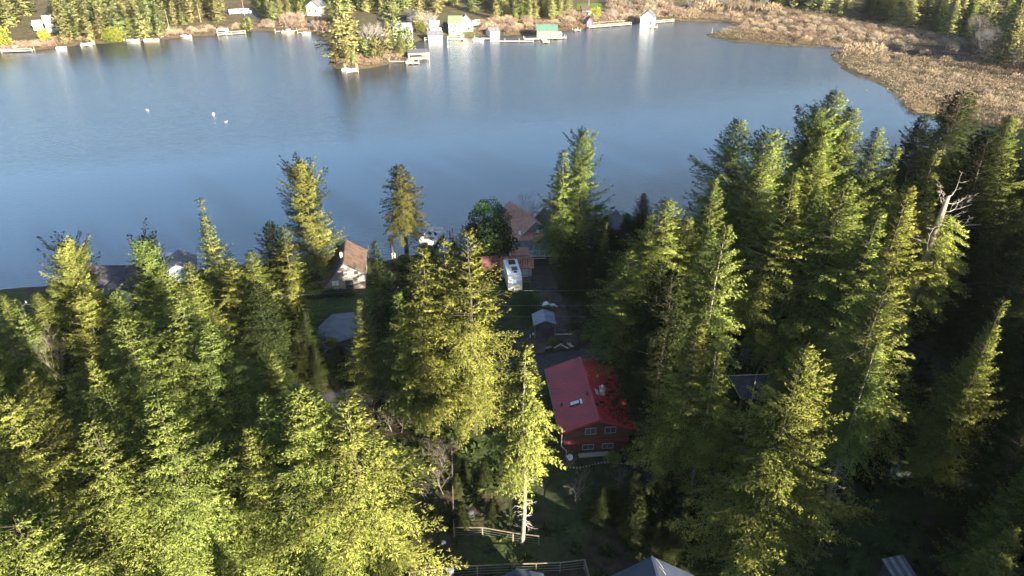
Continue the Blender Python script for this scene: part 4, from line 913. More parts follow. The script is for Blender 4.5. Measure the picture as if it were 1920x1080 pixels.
def bin_(u, v):
    p = at(u, v); e = thing('wheeled_bin', 'blue wheeled recycling bin standing alone on the lane', 'bin', (p.x, p.y, gh(p.x, p.y)), .5)
    m = MB(); vs = [(a * s, b * s, z) for z, s in ((.1, .28), (1.0, .36)) for a, b in ((-1, -1), (1, -1), (1, 1), (-1, 1))]
    m.add(vs, [(3, 2, 1, 0), (4, 5, 6, 7), (0, 1, 5, 4), (1, 2, 6, 5), (2, 3, 7, 6), (3, 0, 4, 7)]); m.build('body', blue_plastic, e)
    m = MB(); m.box((0, 0, 1.05), (.8, .85, .08), M=Matrix.Rotation(R(6), 3, 'X')); m.build('lid', blue_plastic, e)
    for x in (-.3, .3):
        k = MB(); k.tube([(x - .04, .32, .12), (x + .04, .32, .12)], .12, 10); k.build('wheel', black, e)
    k = MB(); k.bar((-.3, .46, 1.0), (.3, .46, 1.0), .04, .04); k.build('handle', black, e)
bin_(1398, 668)

# roofs at the bottom edge and at the lane
x, y = unproj(1223, 1041, 9.0); z = gh(x, y); x, y = unproj(1223, 1041, z + 6.0); ya = R(3)
e = gable('house', 'dark blue roofed house at the bottom edge with torn pale tarp along its ridge', 'house', x + 9 * math.sin(ya), y - 9 * math.cos(ya), ya, 3.6, 3.6, 3.4, 3.4, 5.85, 8.6, trim_dark, blue_roof, .4)
rr = random.Random(3)
for i in range(9):
    y0 = 8.9 - i * .75 - rr.uniform(0, .3); x0 = rr.uniform(.02, .5) + (1.6 if i % 3 == 2 else 0); f = lambda x_, y_, h_=0: Vector((x_, y_, 5.85 - x_ * .68 + .22 + h_))
    a, b_, c_ = f(x0, y0), f(x0 + rr.uniform(.3, .9), y0 - rr.uniform(.5, 1.1), .05), f(x0 + rr.uniform(.05, .3), y0 - rr.uniform(.3, .6), .12)
    k = MB(); k.slab([a, b_, c_], .02); k.build('tarp_fold', offwhite, e)
x, y = unproj(968, 1066, 6.5); ya = R(12); gable('shed', 'small dark roofed shed at the bottom edge below the bare trunked fir', 'shed', x + 4.3 * math.sin(ya), y - 4.3 * math.cos(ya), ya, 2.2, 2.2, 2.1, 2.1, 3.3, 4, trim_dark, blue_roof, .3)
x, y = unproj(1686, 1062, 12); z = gh(x, y); x, y = unproj(1686, 1062, z + 2.6); e = thing('lean_to', 'small lean-to with a striped metal roof at the lower right', 'shed', (x, y, z), R(12))
m = MB(); m.box((0, 0, 1.1), (1.9, 1.5, 2.3)); m.build('wall', trim_dark, e)
for i in range(6):
    m = MB(); a = -1.1 + i * .37; m.slab([(a, -.95, 2.3), (a + .34, -.95, 2.3), (a + .34, .95, 2.75), (a, .95, 2.75)], .05); m.build('roof_panel', grey_roof if i % 2 else mat('dull_tin', (.20, .20, .21), (.15, .15, .16), .5), e)
p = at(1420, 775); e = thing('carport', 'dark flat carport roof with a pale edge by the lane', 'carport', (p.x, p.y, gh(p.x, p.y)), R(4))
m = MB(); m.box((0, 2, 2.5), (5.2, 4.5, .14)); m.build('roof', dark_roof, e)
m = MB(); m.bar((-2.6, 4.3, 2.62), (2.6, 4.3, 2.62), .09, .1); m.bar((-2.6, -.2, 2.62), (-2.6, 4.3, 2.62), .09, .1); m.build('edge_trim', wood, e)
for x in (-2.4, 2.4):
    for y in (0, 4): k = MB(); k.box((x, y, 1.2), (.12, .12, 2.45)); k.build('post', old_wood, e)

# ---------------------------------------------------------------- utility poles and lines
def pole(x, y, h, label, arm=True, group='utility poles along the lane'):
    z = gh(x, y); e = thing('utility_pole', label, 'utility pole', (x, y, z), 0, group)
    m = MB(); m.tube([(0, 0, -.2), (0, 0, h)], [.16, .10], 8); m.build('shaft', pale_bark, e)
    if arm:
        m = MB(); m.box((0, 0, h - .5), (.12, 2.0, .14)); m.build('crossarm', old_wood, e)
        for y_ in (-.9, 0, .9):
            k = MB(); k.tube([(0, y_, h - .43), (0, y_, h - .2)], [.06, .05], 6); k.build('insulator', white, e)
    return e
PX = [-64, -15.6, 28.8, 74]; PY = [76, 81, 81, 79]; PH = [10, 9.3, 9.3, 9.5]
LABP = ['utility pole hidden in the forest left of the lawn', 'pale topped utility pole among the golden firs by the driveway', 'utility pole with a white top right of the firs behind the red house', 'utility pole deep in the dark right hand wood']
for x, y, h, l in zip(PX, PY, PH, LABP): pole(x, y, h, l)
for k, (dh, lab) in enumerate([(-.2, 'highest overhead wire crossing above the lane'), (-2.4, 'middle overhead wire crossing above the lane'), (-4.0, 'lowest overhead wire crossing above the lane')]):
    m = MB(); pts = []
    for i in range(3):
        a = Vector((PX[i], PY[i] - .3 * k, gh(PX[i], PY[i]) + PH[i] + dh)); b = Vector((PX[i + 1], PY[i + 1] - .3 * k, gh(PX[i + 1], PY[i + 1]) + PH[i + 1] + dh))
        for j in range(12): t = j / 12; pts.append(a.lerp(b, t) - Vector((0, 0, 4 * .55 * t * (1 - t))))
    m.tube(pts, .022, 4); tag(m.build('power_line', mat('cable', (.10, .10, .10), (.08, .08, .08), .6)), lab, 'wire', 'overhead wires along the lane')

# ---------------------------------------------------------------- near water: docks and boats
def dock(pts, w, label, z=.55, pil=1.0, m=None, step=4., pm=None, rail=0, name='dock', group='docks on the lake'):
    Q = [Vector((*unproj(u, v, z), z)) for u, v in pts]; e = thing(name, label, 'dock', (Q[0].x, Q[0].y, 0), 0, group); o = Vector((Q[0].x, Q[0].y, 0))
    for i, (a, b) in enumerate(zip(Q[:-1], Q[1:])):
        k = MB(); k.bar(a - o + Vector((0, 0, .004 * i)), b - o + Vector((0, 0, .004 * i)), w, .16); k.build('deck', m or bright_deck, e)
        n = max(1, int((b - a).length / step)); d = (b - a).normalized(); s = Vector((-d.y, d.x, 0)) * (w / 2 + .06)
        for j in range(n + 1):
            p = a.lerp(b, j / n) - o
            for sg in (-1, 1):
                k = MB(); k.tube([p + s * sg + Vector((0, 0, -1.4)), p + s * sg + Vector((0, 0, pil))], .12, 6); k.build('piling', pm or wood, e)
        if rail:
            k = MB(); k.bar(a - o - s + Vector((0, 0, rail)), b - o - s + Vector((0, 0, rail)), .08, .08); k.build('rail', white, e)
    return e
dock([(612, 479), (690, 473)], 2.2, 'bleached dock just behind the brown cottage roof', step=3, m=offwhite, name='dock', pil=.9)
dock([(733, 447), (738, 480)], .35, 'narrow rail like dock left of the bare cedar trunk', pil=.6, m=old_wood, step=8)
dock([(846, 436), (860, 462)], .45, 'narrow ramp dock right of the white pontoon boat', pil=.8, m=wood, step=3)
dock([(300, 478), (345, 476)], 1.2, 'little floating dock left of the spire shaped fir', pil=.5, m=offwhite, step=4)
for u, v, h, lab in ((606, 490, 2.0, 'left one of two thin mooring posts left of the brown cottage'), (617, 492, 2.2, 'right one of two thin mooring posts left of the brown cottage')):
    x, y = unproj(u, v, 0); m = MB(); m.tube([(0, 0, -1.5), (0, 0, h)], [.07, .05], 6); tag(m.build('mooring_post', offwhite, None, loc=(x, y, 0)), lab, 'post', 'mooring posts by the brown cottage')
def pontoon(u, v, L, w, yaw, label):
    x, y = unproj(u, v, .5); e = thing('pontoon_boat', label, 'boat', (x, y, 0), yaw)
    for s in (-1, 1):
        k = MB(); k.tube([(s * w * .36, 0, .1), (s * w * .36, L * .85, .1), (s * w * .36, L, .3)], [.3, .3, .08], 10); k.build('float', trim_dark, e)
    k = MB(); k.box((0, L / 2, .48), (w, L * .98, .12)); k.build('deck', white, e)
    k = MB()
    for a, b in (((-w / 2, .1), (-w / 2, L * .9)), ((w / 2, .1), (w / 2, L * .9)), ((-w / 2, L * .9), (-w * .3, L)), ((w / 2, L * .9), (w * .3, L)), ((-w * .3, L), (w * .3, L)), ((-w / 2, .1), (w / 2, .1))): k.bar((*a, .85), (*b, .85), .06, .6)
    k.build('side_panel', white, e)
    k = MB(); k.box((0, .5, .75), (w * .85, .6, .45)); k.box((0, .25, 1.05), (w * .85, .16, .5)); k.build('rear_bench', white, e)
    k = MB(); k.box((-w * .3, L * .78, .75), (.7, 1.4, .45)); k.build('side_bench', offwhite, e); k = MB(); k.box((w * .3, L * .78, .75), (.7, 1.4, .45)); k.build('side_bench', offwhite, e)
    for x in (-.55, .55):
        k = MB(); k.box((x, L * .56, .95), (.5, .5, .14)); k.box((x, L * .56 - .24, 1.25), (.5, .12, .55)); k.tube([(x, L * .56, .54), (x, L * .56, .9)], .06, 6); k.build('seat', black, e)
    k = MB(); k.box((.1, L * .33, .9), (1.3, .5, .08)); k.box((.1, L * .33, .7), (.25, .25, .35)); k.build('table', trim_dark, e)
    k = MB(); k.box((0, -.25, .6), (.5, .45, .7)); k.build('outboard_motor', black, e)
pontoon(800, 458, 6.4, 3.1, R(-14), 'white pontoon boat with two dark seats moored right of the bare cedar')
def kayak_rack():
    x, y = unproj(1203, 412, .4); e = thing('swim_raft', 'dark swim raft with a thin pole at the near shore', 'raft', (x, y, 0), R(5))
    k = MB(); k.box((0, 0, .4), (3.6, 3.0, .2)); k.build('deck', grey_roof, e)
    k = MB(); k.box((0, -1.4, .1), (3.4, .3, .5)); k.box((0, 1.4, .1), (3.4, .3, .5)); k.build('float', trim_dark, e)
    k = MB(); k.tube([(.2, -1.2, .5), (.2, -1.2, 2.4)], .05, 6); k.build('pole', black, e)
kayak_rack()

# ---------------------------------------------------------------- the snag, bare trees and bushes close by
def snag(u, v, h):
    p = at(u, v, h); z = gh(p.x, p.y); e = thing('snag_tree', 'huge old fir with a broken top and silvery dead branches above sparse lit boughs', 'tree', (p.x, p.y, z - .1))
    rg = np.random.default_rng(77); k = MB()
    k.tube([(0, 0, 0), (.0, 0, h * .3), (.15, 0, h * .6), (.3, 0, h * .82), (.42, .05, h * .93)], [.62, .52, .44, .36, .22], 10); k.build('trunk', mat('snag_bark', (.24, .19, .145), (.12, .095, .075), .95, 2.5, .1, bump=.7, stretch=(3, 3, .5)), e, True)
    d = MB()
    def limb(p0, a, l, rise, r, n=3):
        pts = [Vector(p0)]; 
        for t in (.3, .6, .85, 1): pts.append(Vector(p0) + Vector((math.cos(a + .5 * t) * l * t, math.sin(a + .5 * t) * l * t, rise * t * t - .25 * l * t * (1 - t))))
        d.tube(pts, [r, r * .8, r * .55, r * .35, r * .15], 5, False)
        for j in range(n):
            b = pts[1 + j % 4]; a3 = a + rg.uniform(-1.1, 1.1); l3 = l * rg.uniform(.22, .45)
            q = b + Vector((math.cos(a3) * l3, math.sin(a3) * l3, rg.uniform(.1, .7) * l3)); d.tube([b, b.lerp(q, .5) + Vector((0, 0, -.1)), q], [r * .4, r * .28, .02], 4, False)
            for s in range(3):
                q2 = q + Vector((rg.normal(), rg.normal(), rg.uniform(0, 1.2))) * l3 * .28; d.tube([b.lerp(q, .6), q2], [.03, .012], 3, False)
    for zf, a, l, rise, r in ((.93, .2, 2.2, 2.6, .17), (.92, 2.2, 1.6, 2.2, .14), (.90, -.3, 3.2, 1.0, .15), (.86, .1, 4.0, .6, .14), (.84, -.9, 2.4, 1.2, .12), (.80, 3.5, 3.6, -2.6, .13), (.80, -.2, 4.4, .2, .13), (.91, 3.0, 1.3, 1.6, .1), (.88, 1.2, 2.0, 1.4, .1)):
        limb((.4, 0, h * zf), a, l * .8, rise * .8, r * .42, 4)
    tag(d.build('dead_branches', mat('silver_wood', (.22, .20, .18), (.14, .125, .11), .9, 3), e, True), None, kind='stuff')
    O, A, L = [], [], []
    for _ in range(120):
        zf = rg.uniform(.40, .86); a = rg.normal(-.35, .75) if rg.random() < .72 else rg.uniform(0, 6.28)
        O.append((.15, 0, h * zf)); A.append(a); L.append((1.6 + 4.2 * (1 - abs(zf - .58) * 2.2)) * rg.uniform(.45, 1.0))
    O, A, L = np.array(O), np.array(A), np.array(L); n = len(L)
    v_, f_, t_, n_ = needles(O, A, L, np.full(n, R(-6)), np.full(n, .42), np.full(n, .16), rg, .14, .26, .04)
    link('crown', npmesh('crown', v_, f_, leaf['gold'], t_, n_), e)
snag(1782, 338, 27)

p = at(990, 452); bare_at('fine', p.x, p.y, 10, 'leafless grey tree between the salmon roofed house and the tall firs', w=1.1)
p = at(78, 600, 12); bare_at('fine', p.x, p.y, 12, 'grey leafless tree among the firs near the left edge', w=.6)
p = at(1352, 705); e = bare_at('fine', p.x, p.y, 7, 'dead stick like tree by the lane right of the companion fir', w=.5)
p = at(1434, 705); bare_at('tall', p.x, p.y, 5, 'thin dead sapling standing in front of the lane', w=.35)
for u, v, h, k, lab, nm in ((915, 462, 9.5, 'laurel1', 'taller dark round evergreen left of the salmon roofed house', 'laurel_tree'), (932, 498, 8, 'laurel2', 'wider dark round evergreen in front of the salmon roofed house', 'laurel_tree'),
                            (762, 508, 3.2, 'laurel2', 'round dark shrub at the foot of the bare trunked cedar', 'laurel_shrub'), (806, 484, 2.6, 'laurel1', 'dark shrub below the white pontoon boat', 'laurel_shrub'), (850, 478, 2.6, 'laurel1', 'dark shrub below the narrow ramp dock', 'laurel_shrub'),
                            (1165, 440, 5, 'laurel1', 'dark rounded bush over the little lake edge shed', 'laurel_shrub'), (1190, 448, 4, 'laurel2', 'low dark bush right of the lake edge shed', 'laurel_shrub'), (995, 590, 4.2, 'laurel2', 'dark bush between the camper trailer and the open shelter', 'laurel_shrub'),
                            (640, 470, 3, 'laurel1', 'small bush at the water behind the brown cottage', 'laurel_shrub')):
    p = at(u, v, 0); tree_at(k, p.x, p.y, h, lab, 1., None, nm, 'shrub' if 'shrub' in nm else 'tree')
for u, v, h, k, lab in ((622, 650, 1.6, 'shrub2', 'orange yellow shrub at the foot of the pale driveway'), (1036, 645, 1.1, 'shrub2', 'mossy green shrub beside the open shelter'), (1148, 868, 1.5, 'shrub2', 'yellowish shrub on the bed below the log house')):
    p = at(u, v); q = P[k]; e = thing('shrub', lab, 'shrub', (p.x, p.y, gh(p.x, p.y))); s = h / 2.6; e.scale = (s, s, s)
    me = q['crown'].copy(); me.materials.clear(); me.materials.append(leafmat('yellow_shrub', (.16, .11, .012), (.34, .22, .02)) if 'orange' in lab else leaf['lime']); link('crown', me, e); link('stems', q['trunk'], e)
rg = random.Random(31)
for zone, n, lab, grp in (([(640, 690), (760, 690), (800, 830), (700, 800)], 12, 'grey leafless brush in the dim gap left of the golden firs', 'leafless brush in the gap'), ([(1050, 880), (1170, 880), (1180, 960), (1060, 960)], 4, 'leafless orchard tree on the dark lawn', 'bare orchard trees on the lawn'),
                     ([(800, 840), (840, 840), (840, 960), (790, 960)], 5, 'bare twiggy bush left of the garden fence', 'twiggy bushes left of the garden fence')):
    Z = gp(zone); lo = np.min(Z, 0); hi = np.max(Z, 0); c = 0
    while c < n:
        x, y = rg.uniform(lo[0], hi[0]), rg.uniform(lo[1], hi[1])
        if inpoly(x, y, Z): bare_at('fine', x, y, rg.uniform(2.5, 4.5), lab, grp, 'bare_tree' if 'tree' in lab else 'bare_bush', 'tree' if 'tree' in lab else 'bush', 1.3); c += 1
# young firs and underbrush in the dark bottom middle
for zone, n, hr, kinds, lab, grp in (([(1030, 960), (1480, 930), (1500, 1075), (1280, 1075), (1150, 1000)], 26, (4, 8), ['young', 'deep1', 'young'], 'small shaded fir below the red roofed house', 'small shaded firs at the bottom middle'),
                                   ([(856, 900), (930, 900), (930, 1000), (858, 1000)], 5, (2, 4), ['young'], 'young fir inside the fenced garden', 'young firs inside the fenced garden'),
                                   ([(1190, 700), (1300, 700), (1340, 860), (1230, 900)], 9, (5, 10), ['deep1', 'deep2', 'young'], 'shaded fir crowding the right side of the red house', 'shaded firs right of the red house'),
                                   ([(1100, 560), (1340, 560), (1330, 640), (1120, 640)], 12, (9, 15), ['deep1', 'deep3', 'deep2'], 'shaded fir across the lane behind the red house', 'shaded firs behind the red house'),
                                   ([(1050, 460), (1200, 470), (1180, 560), (1075, 560)], 12, (8, 13), ['deep1', 'deep3'], 'dark fir in the belt between camper lot and shore', 'dark firs between the camper lot and shore'),
                                   ([(540, 660), (640, 668), (650, 740), (560, 740)], 8, (5, 9), ['deep1', 'young', 'deep3'], 'dark fir below the driveway', 'dark firs below the driveway'),
                                   ([(1500, 740), (1700, 700), (1760, 900), (1660, 1000)], 10, (5, 9), ['young', 'deep1'], 'low dark fir under the right hand wood', 'low dark firs under the right hand wood')):
    Z = gp(zone); lo = np.min(Z, 0); hi = np.max(Z, 0); c = t = 0
    while c < n and t < 4000:
        t += 1; x, y = rg.uniform(lo[0], hi[0]), rg.uniform(lo[1], hi[1])
        if not inpoly(x, y, Z): continue
        h = rg.uniform(*hr)
        tree_at(rg.choice(kinds), x, y, h, lab, 1.15 if h < 6 else 1., grp); c += 1
# undergrowth: ferns and salal nobody could count
rg2 = np.random.default_rng(8); V = []; F = []; T = []; n0 = 0; sh = P['shrub1']
N = 0
while N < 2600:
    x, y = rg2.uniform(-70, 80), rg2.uniform(22, 108)
    if any(inpoly(x, y, q) for q in OPEN[:1] + OPEN[1:3] + OPEN[4:8]) or sdq(x, y) < 3: continue
    N += 1; k = 26; z = gh(x, y); r = rg2.uniform(.4, 1.1)
    a = rg2.uniform(0, 6.28, k); el = rg2.uniform(.2, 1.2, k); l = r * rg2.uniform(.5, 1.1, k)
    d = np.stack([np.cos(a) * np.cos(el), np.sin(a) * np.cos(el), np.sin(el)], 1); w = np.cross(d, rg2.normal(0, 1, (k, 3))); w /= np.linalg.norm(w, axis=1)[:, None]
    b = np.array([x, y, z]) + d * (l * .25)[:, None]; mid = b + d * (l * .5)[:, None]; tip = b + d * l[:, None] - np.array([0, 0, .15])
    V.append(np.stack([b, mid + w * (l * .16)[:, None], tip, mid - w * (l * .16)[:, None]], 1).reshape(-1, 3)); q = np.arange(k) * 4 + n0; F.append(np.stack([q, q + 1, q + 2, q + 3], 1)); T.append(np.repeat(rg2.random(k) * .8, 4)); n0 += k * 4
tag(link('undergrowth', npmesh('undergrowth', np.concatenate(V), np.concatenate(F), leafmat('fern_leaves', (.014, .024, .010), (.055, .066, .020)), np.concatenate(T))), 'ferns and low brush on the forest floor', 'undergrowth', kind='stuff')

# ---------------------------------------------------------------- the far shore: buildings
def far_house(u, v, w, l, hw, hr, yaw, wm, rm, label, cat='house', name='house', wins=(), ov=.4, fascia=None, up=0):
    p = at(u, v); return gable(name, label, cat, p.x, p.y, R(yaw), w / 2, w / 2, hw, hw, hr, l, wm, rm, ov, wins=wins, fascia=fascia, z=gh(p.x, p.y) + up)
W1 = [('f', -1.6, 1.6, 1.1, 1.1, glass), ('f', 1.6, 1.6, 1.1, 1.1, glass)]
far_house(88, 58, 7, 8, 4.2, 6.6, -58, grey_wall, white, 'grey walled house with a bright white roof on the far left shore', wins=[('l', 3, 2.4, 1.6, 1.3, glass), ('f', 0, 2.6, 1.2, 1.2, glass)])
far_house(66, 54, 5.5, 4, 2.2, 3.6, -70, offwhite, white, 'low white roofed annex left of the grey walled far house', 'shed', 'annex')
far_house(588, 30, 8, 8, 4.8, 7.4, -20, white, grey_roof, 'white house high in the trees left of the peninsula', wins=[('f', -2, 2.6, 1.4, 1.6, glass), ('f', 1.6, 2.6, 1.4, 1.6, glass), ('f', 0, 5.4, 1.2, .9, glass)])
e = far_house(718, 74, 9, 13, 3.6, 7.0, -90, mat('slate_siding', (.22, .25, .31), (.17, .2, .25), .8), mat('slate_shingles', (.14, .155, .19), (.10, .11, .14), .9), 'long slate roofed house with a dormer behind the peninsula trees', wins=[('r', 2, 1.7, 2.2, 1.3, curtain), ('r', 6.5, 1.7, 2.2, 1.3, dark_glass), ('r', 10.5, 1.7, 2.2, 1.3, curtain)])
m = MB(); m.prism([(-1.6, 3.5), (1.6, 3.5), (1.6, 5.2), (0, 6.4), (-1.6, 5.2)], 0, 3.0); Mr = Matrix.Rotation(R(90), 4, 'Z'); m.v = [tuple(Mr @ Vector(v) + Vector((4.2, 6.5, 0))) for v in m.v]; m.build('dormer', grey_wall, e)
m = MB(); m.slab([(4.6, 0, .4), (7.2, 0, .4), (7.2, 13, .4), (4.6, 13, .4)], .25); m.build('terrace', offwhite, e)
e = far_house(843, 62, 6.2, 6, 5.0, 7.6, -90, white, green_pale, 'white two storey cottage with a pale green roof', wins=[('r', 1.2, 3.9, 1.0, 1.0, glass), ('r', 3, 3.6, 1.0, 1.6, glass), ('r', 4.8, 3.9, 1.0, 1.0, glass), ('r', 2, 1.2, 1.2, 1.2, glass)])
m = MB(); m.box((3.3, 3.0, 2.5), (1.0, 5.8, .14)); m.build('balcony', white, e)
e = far_house(873, 60, 7, 8, 3.4, 7.2, 4, white, grey_roof, 'white gabled cottage with a grey roof beside the pale green roofed one', wins=[('f', 0, 5.2, 1.2, 1.4, glass), ('f', -1.8, 1.6, 1.6, 1.3, dark_glass), ('f', 1.8, 1.6, 1.6, 1.3, dark_glass)], fascia=white)
m = MB(); m.box((0, -1.2, .5), (7.4, 2.2, .2)); m.build('deck', wood, e)
far_house(808, 58, 7, 4, 3.2, 4.6, -90, cream, offwhite, 'cream garage building left of the pale green roofed cottage', 'garage', 'garage', [('r', 1.6, 1.4, 1.6, 1.2, white), ('r', 4.4, 1.4, 1.8, 1.2, white)])
far_house(764, 36, 6, 5, 3, 4.6, -90, trim_dark, dark_roof, 'dark shed in the shade right of the tall peninsula conifer', 'shed', 'shed')
far_house(1090, 26, 10, 5, 2.6, 4, -90, tan_wall, brown_roof, 'low brown house behind the bright far lawn', wins=[('r', 3, 1.4, 1.4, 1, glass)])

def far_boathouse(u, v, w, l, hw, hr, yaw, wm, rm, label, wins=(), name='boathouse'):
    x, y = unproj(u, v, 0.); e = gable(name, label, 'boathouse', x, y, R(yaw), w / 2, w / 2, hw, hw, hr, l, wm, rm, .3, z=.15, wins=wins)
    m = MB(); m.box((0, l / 2, -.55), (w + 1.6, l + 1.6, .25)); m.build('platform', bright_deck, e); return e
far_boathouse(1213, 49, 7.0, 8, 4.2, 7.0, -14, white, grey_roof, 'white gabled boathouse with a grey roof at the end of the lake', wins=[('f', 1.8, 1.4, 1.2, 1.8, glass)])
e = far_boathouse(1006, 70, 5, 9.5, 3.6, 5.4, -90, mat('dim_green_wall', (.10, .13, .12), (.08, .10, .095), .8), green_roof, 'boathouse with a bright green metal roof on the far docks')
far_boathouse(803, 76, 4.2, 6.5, 2.4, 3.9, -82, offwhite, grey_roof, 'low pale boathouse with a grey roof right of the peninsula')
far_boathouse(915, 68, 4.5, 5, 2.2, 3.6, -60, offwhite, grey_roof, 'little boathouse with a white gable left of the green roofed boathouse')
far_boathouse(1105, 51, 3.0, 3.5, 2.6, 4.2, 20, purple, purple, 'plum coloured hut on the long far dock')
def canopy(u, v, w, l, h, label, rm=offwhite, yaw=0):
    x, y = unproj(u, v, 0); e = thing('boat_canopy', label, 'boat shelter', (x, y, 0), R(yaw))
    k = MB(); k.slab([(-w / 2, 0, h), (w / 2, 0, h), (w / 2, l, h + .3), (-w / 2, l, h + .3)], .2); k.build('roof', rm, e)
    k = MB(); k.box((0, -.05, h - .15), (w, .12, .5)); k.build('fascia', white, e)
    for a in (-w / 2 + .2, w / 2 - .2):
        for b in (.2, l - .2): k = MB(); k.tube([(a, b, -1.4), (a, b, h)], .2, 6); k.build('post', white, e)
    k = MB(); k.box((0, l / 2, .4), (w * .8, l * .9, .2)); k.build('platform', bright_deck, e)
canopy(786, 113, 8.5, 8, 2.6, 'flat grey roofed boat canopy on white posts right of the peninsula', grey_roof, 12)
canopy(1045, 70, 4.2, 3, 1.8, 'small cream boat canopy right of the green roofed boathouse', cream, 0)
canopy(416, 64, 4.6, 3, 2.0, 'small white boat canopy at the far left dock', white, 0)

FD = [([(983, 73), (1060, 70)], 2.4, 'wide bleached dock in front of the green roofed boathouse', 0), ([(920, 77), (1000, 77)], 1.2, 'low thin dock left of the green roofed boathouse', 0), ([(1018, 72), (1024, 79)], 2.6, 'short pale float jutting from the green roofed boathouse dock', 0),
      ([(1103, 51), (1182, 45)], 1.8, 'long white dock running right from the plum hut', .9), ([(1110, 46), (1186, 40)], 1.4, 'second long pale dock behind the long white one', .9), ([(1076, 57), (1086, 56)], 2.4, 'small white float between the green roof and the plum hut', 0),
      ([(1226, 42), (1262, 39)], 1.4, 'thin dock right of the white boathouse', .9), ([(1223, 51), (1230, 50)], 1.6, 'tiny white float at the corner of the white boathouse', 0), ([(796, 74), (826, 73)], 2.0, 'dock right of the low pale boathouse', .9),
      ([(840, 72), (866, 72)], 1.6, 'white edged dock below the pale green roofed cottage', .9), ([(890, 72), (922, 72)], 2.2, 'bleached dock in front of the little white gabled boathouse', 0), ([(866, 74), (868, 62)], 1.2, 'narrow dock running ashore below the white gabled cottage', 0),
      ([(648, 134), (670, 132)], 2.6, 'white float dock with tall pilings at the peninsula tip', 0), ([(764, 118), (785, 117)], 2.2, 'white float left of the flat roofed canopy', 0), ([(730, 115), (766, 115)], 1.0, 'thin boardwalk from the peninsula to the canopy float', 0),
      ([(5, 96), (62, 94)], 2.4, 'wide white dock at the far left edge', .9), ([(408, 65), (460, 61)], 1.8, 'railed white dock at the far left shore', 1.0), ([(516, 59), (556, 57)], 1.4, 'low grey dock with boats left of the peninsula', 0), ([(558, 61), (590, 59)], 1.2, 'small dock with pale clutter left of the peninsula', 0),
      ([(155, 85), (176, 82)], 1.6, 'little dock under the sunlit shore trees at the left', .8)]
for pts, w, lab, rl in FD: dock(pts, w, lab, .5, 2.6 if 'tall' in lab else 1.1, bright_deck, 6., wood, rl)
def boat(u, v, L, yaw, label, hm=None, cabin=False, name='motor_boat'):
    x, y = unproj(u, v, .3); e = thing(name, label, 'boat', (x, y, 0), R(yaw)); w = L * .19; k = MB()
    st = [(-.5, .85, 1), (-.1, 1, 1), (.25, .85, 1.05), (.42, .45, 1.15), (.5, .04, 1.25)]; vs = []
    for t, ww, hh in st: vs += [(t * L, -w * ww, .75 * hh), (t * L, -w * ww * .7, -.2), (t * L, w * ww * .7, -.2), (t * L, w * ww, .75 * hh)]
    fs = []
    for i in range(4): fs += [(i * 4 + j, i * 4 + j + 1, i * 4 + j + 5, i * 4 + j + 4) for j in range(3)]
    fs += [(0, 3, 2, 1)]; k.add(vs, fs); k.add([(t * L, s * w * ww * .96, .45) for t, ww, hh in st for s in (-1, 1)], [(i * 2, i * 2 + 1, i * 2 + 3, i * 2 + 2) for i in range(4)]); k.build('hull', hm or white, e)
    k = MB(); k.slab([(.22 * L, -w * .8, .8), (.22 * L, w * .8, .8), (.48 * L, .03, .9), (.48 * L, -.03, .9)], .06); k.build('foredeck', hm or white, e)
    if cabin: k = MB(); k.box((.05 * L, 0, 1.2), (L * .3, w * 1.5, .9)); k.build('cabin', offwhite, e)
    else: k = MB(); k.slab([(.14 * L, -w * .7, 1.25), (.14 * L, w * .7, 1.25), (.22 * L, w * .6, .8), (.22 * L, -w * .6, .8)], .03); k.build('windscreen', dark_glass, e)
    k = MB(); k.box((-.3 * L, 0, .6), (L * .1, w * 1.4, .3)); k.build('seat', offwhite, e); k = MB(); k.box((-.53 * L, 0, .6), (.4, .4, .8)); k.build('outboard_motor', black, e)
for a in [(250, 76, 5.5, 10, 'pale motor boat moored under the middle of the left far trees'), (284, 75, 6.5, 15, 'larger cream boat right of the pale motor boat on the left far shore', cream), (298, 71, 4.5, 5, 'small white boat just right of the larger cream boat'), (350, 68, 5.0, -8, 'white boat on the bare bank between left far trees and railed dock'),
          (115, 90, 4.2, 8, 'small boat near the red shrubs at the far left'), (28, 92, 6.5, 20, 'white covered boat at the far left edge dock', white, True), (12, 96, 4.5, 0, 'white rowing boat left of the covered boat at the edge'), (45, 90, 5, 70, 'white boat with a raised front at the far left dock', white, True),
          (162, 84, 4.5, 20, 'pale dinghy at the little dock under sunlit trees'), (540, 60, 6, 4, 'pale boat at the low grey dock left of the peninsula', cream, True), (575, 62, 4.5, -5, 'small white boat at the dock with pale clutter'), (655, 131, 5.5, 5, 'white boat on the float at the peninsula tip'),
          (768, 117, 4, 40, 'small white boat on the float left of the flat canopy'), (1020, 70, 6, -4, 'cream boat under cover beside the green roofed boathouse', cream, True), (897, 74, 5, 0, 'pale boat at the bleached dock of the little boathouse'), (1168, 42, 5, 8, 'white boat at the right end of the long far docks'), (1140, 46, 5, -4, 'dark boat between the two long far docks', trim_dark)]:
    boat(*a)
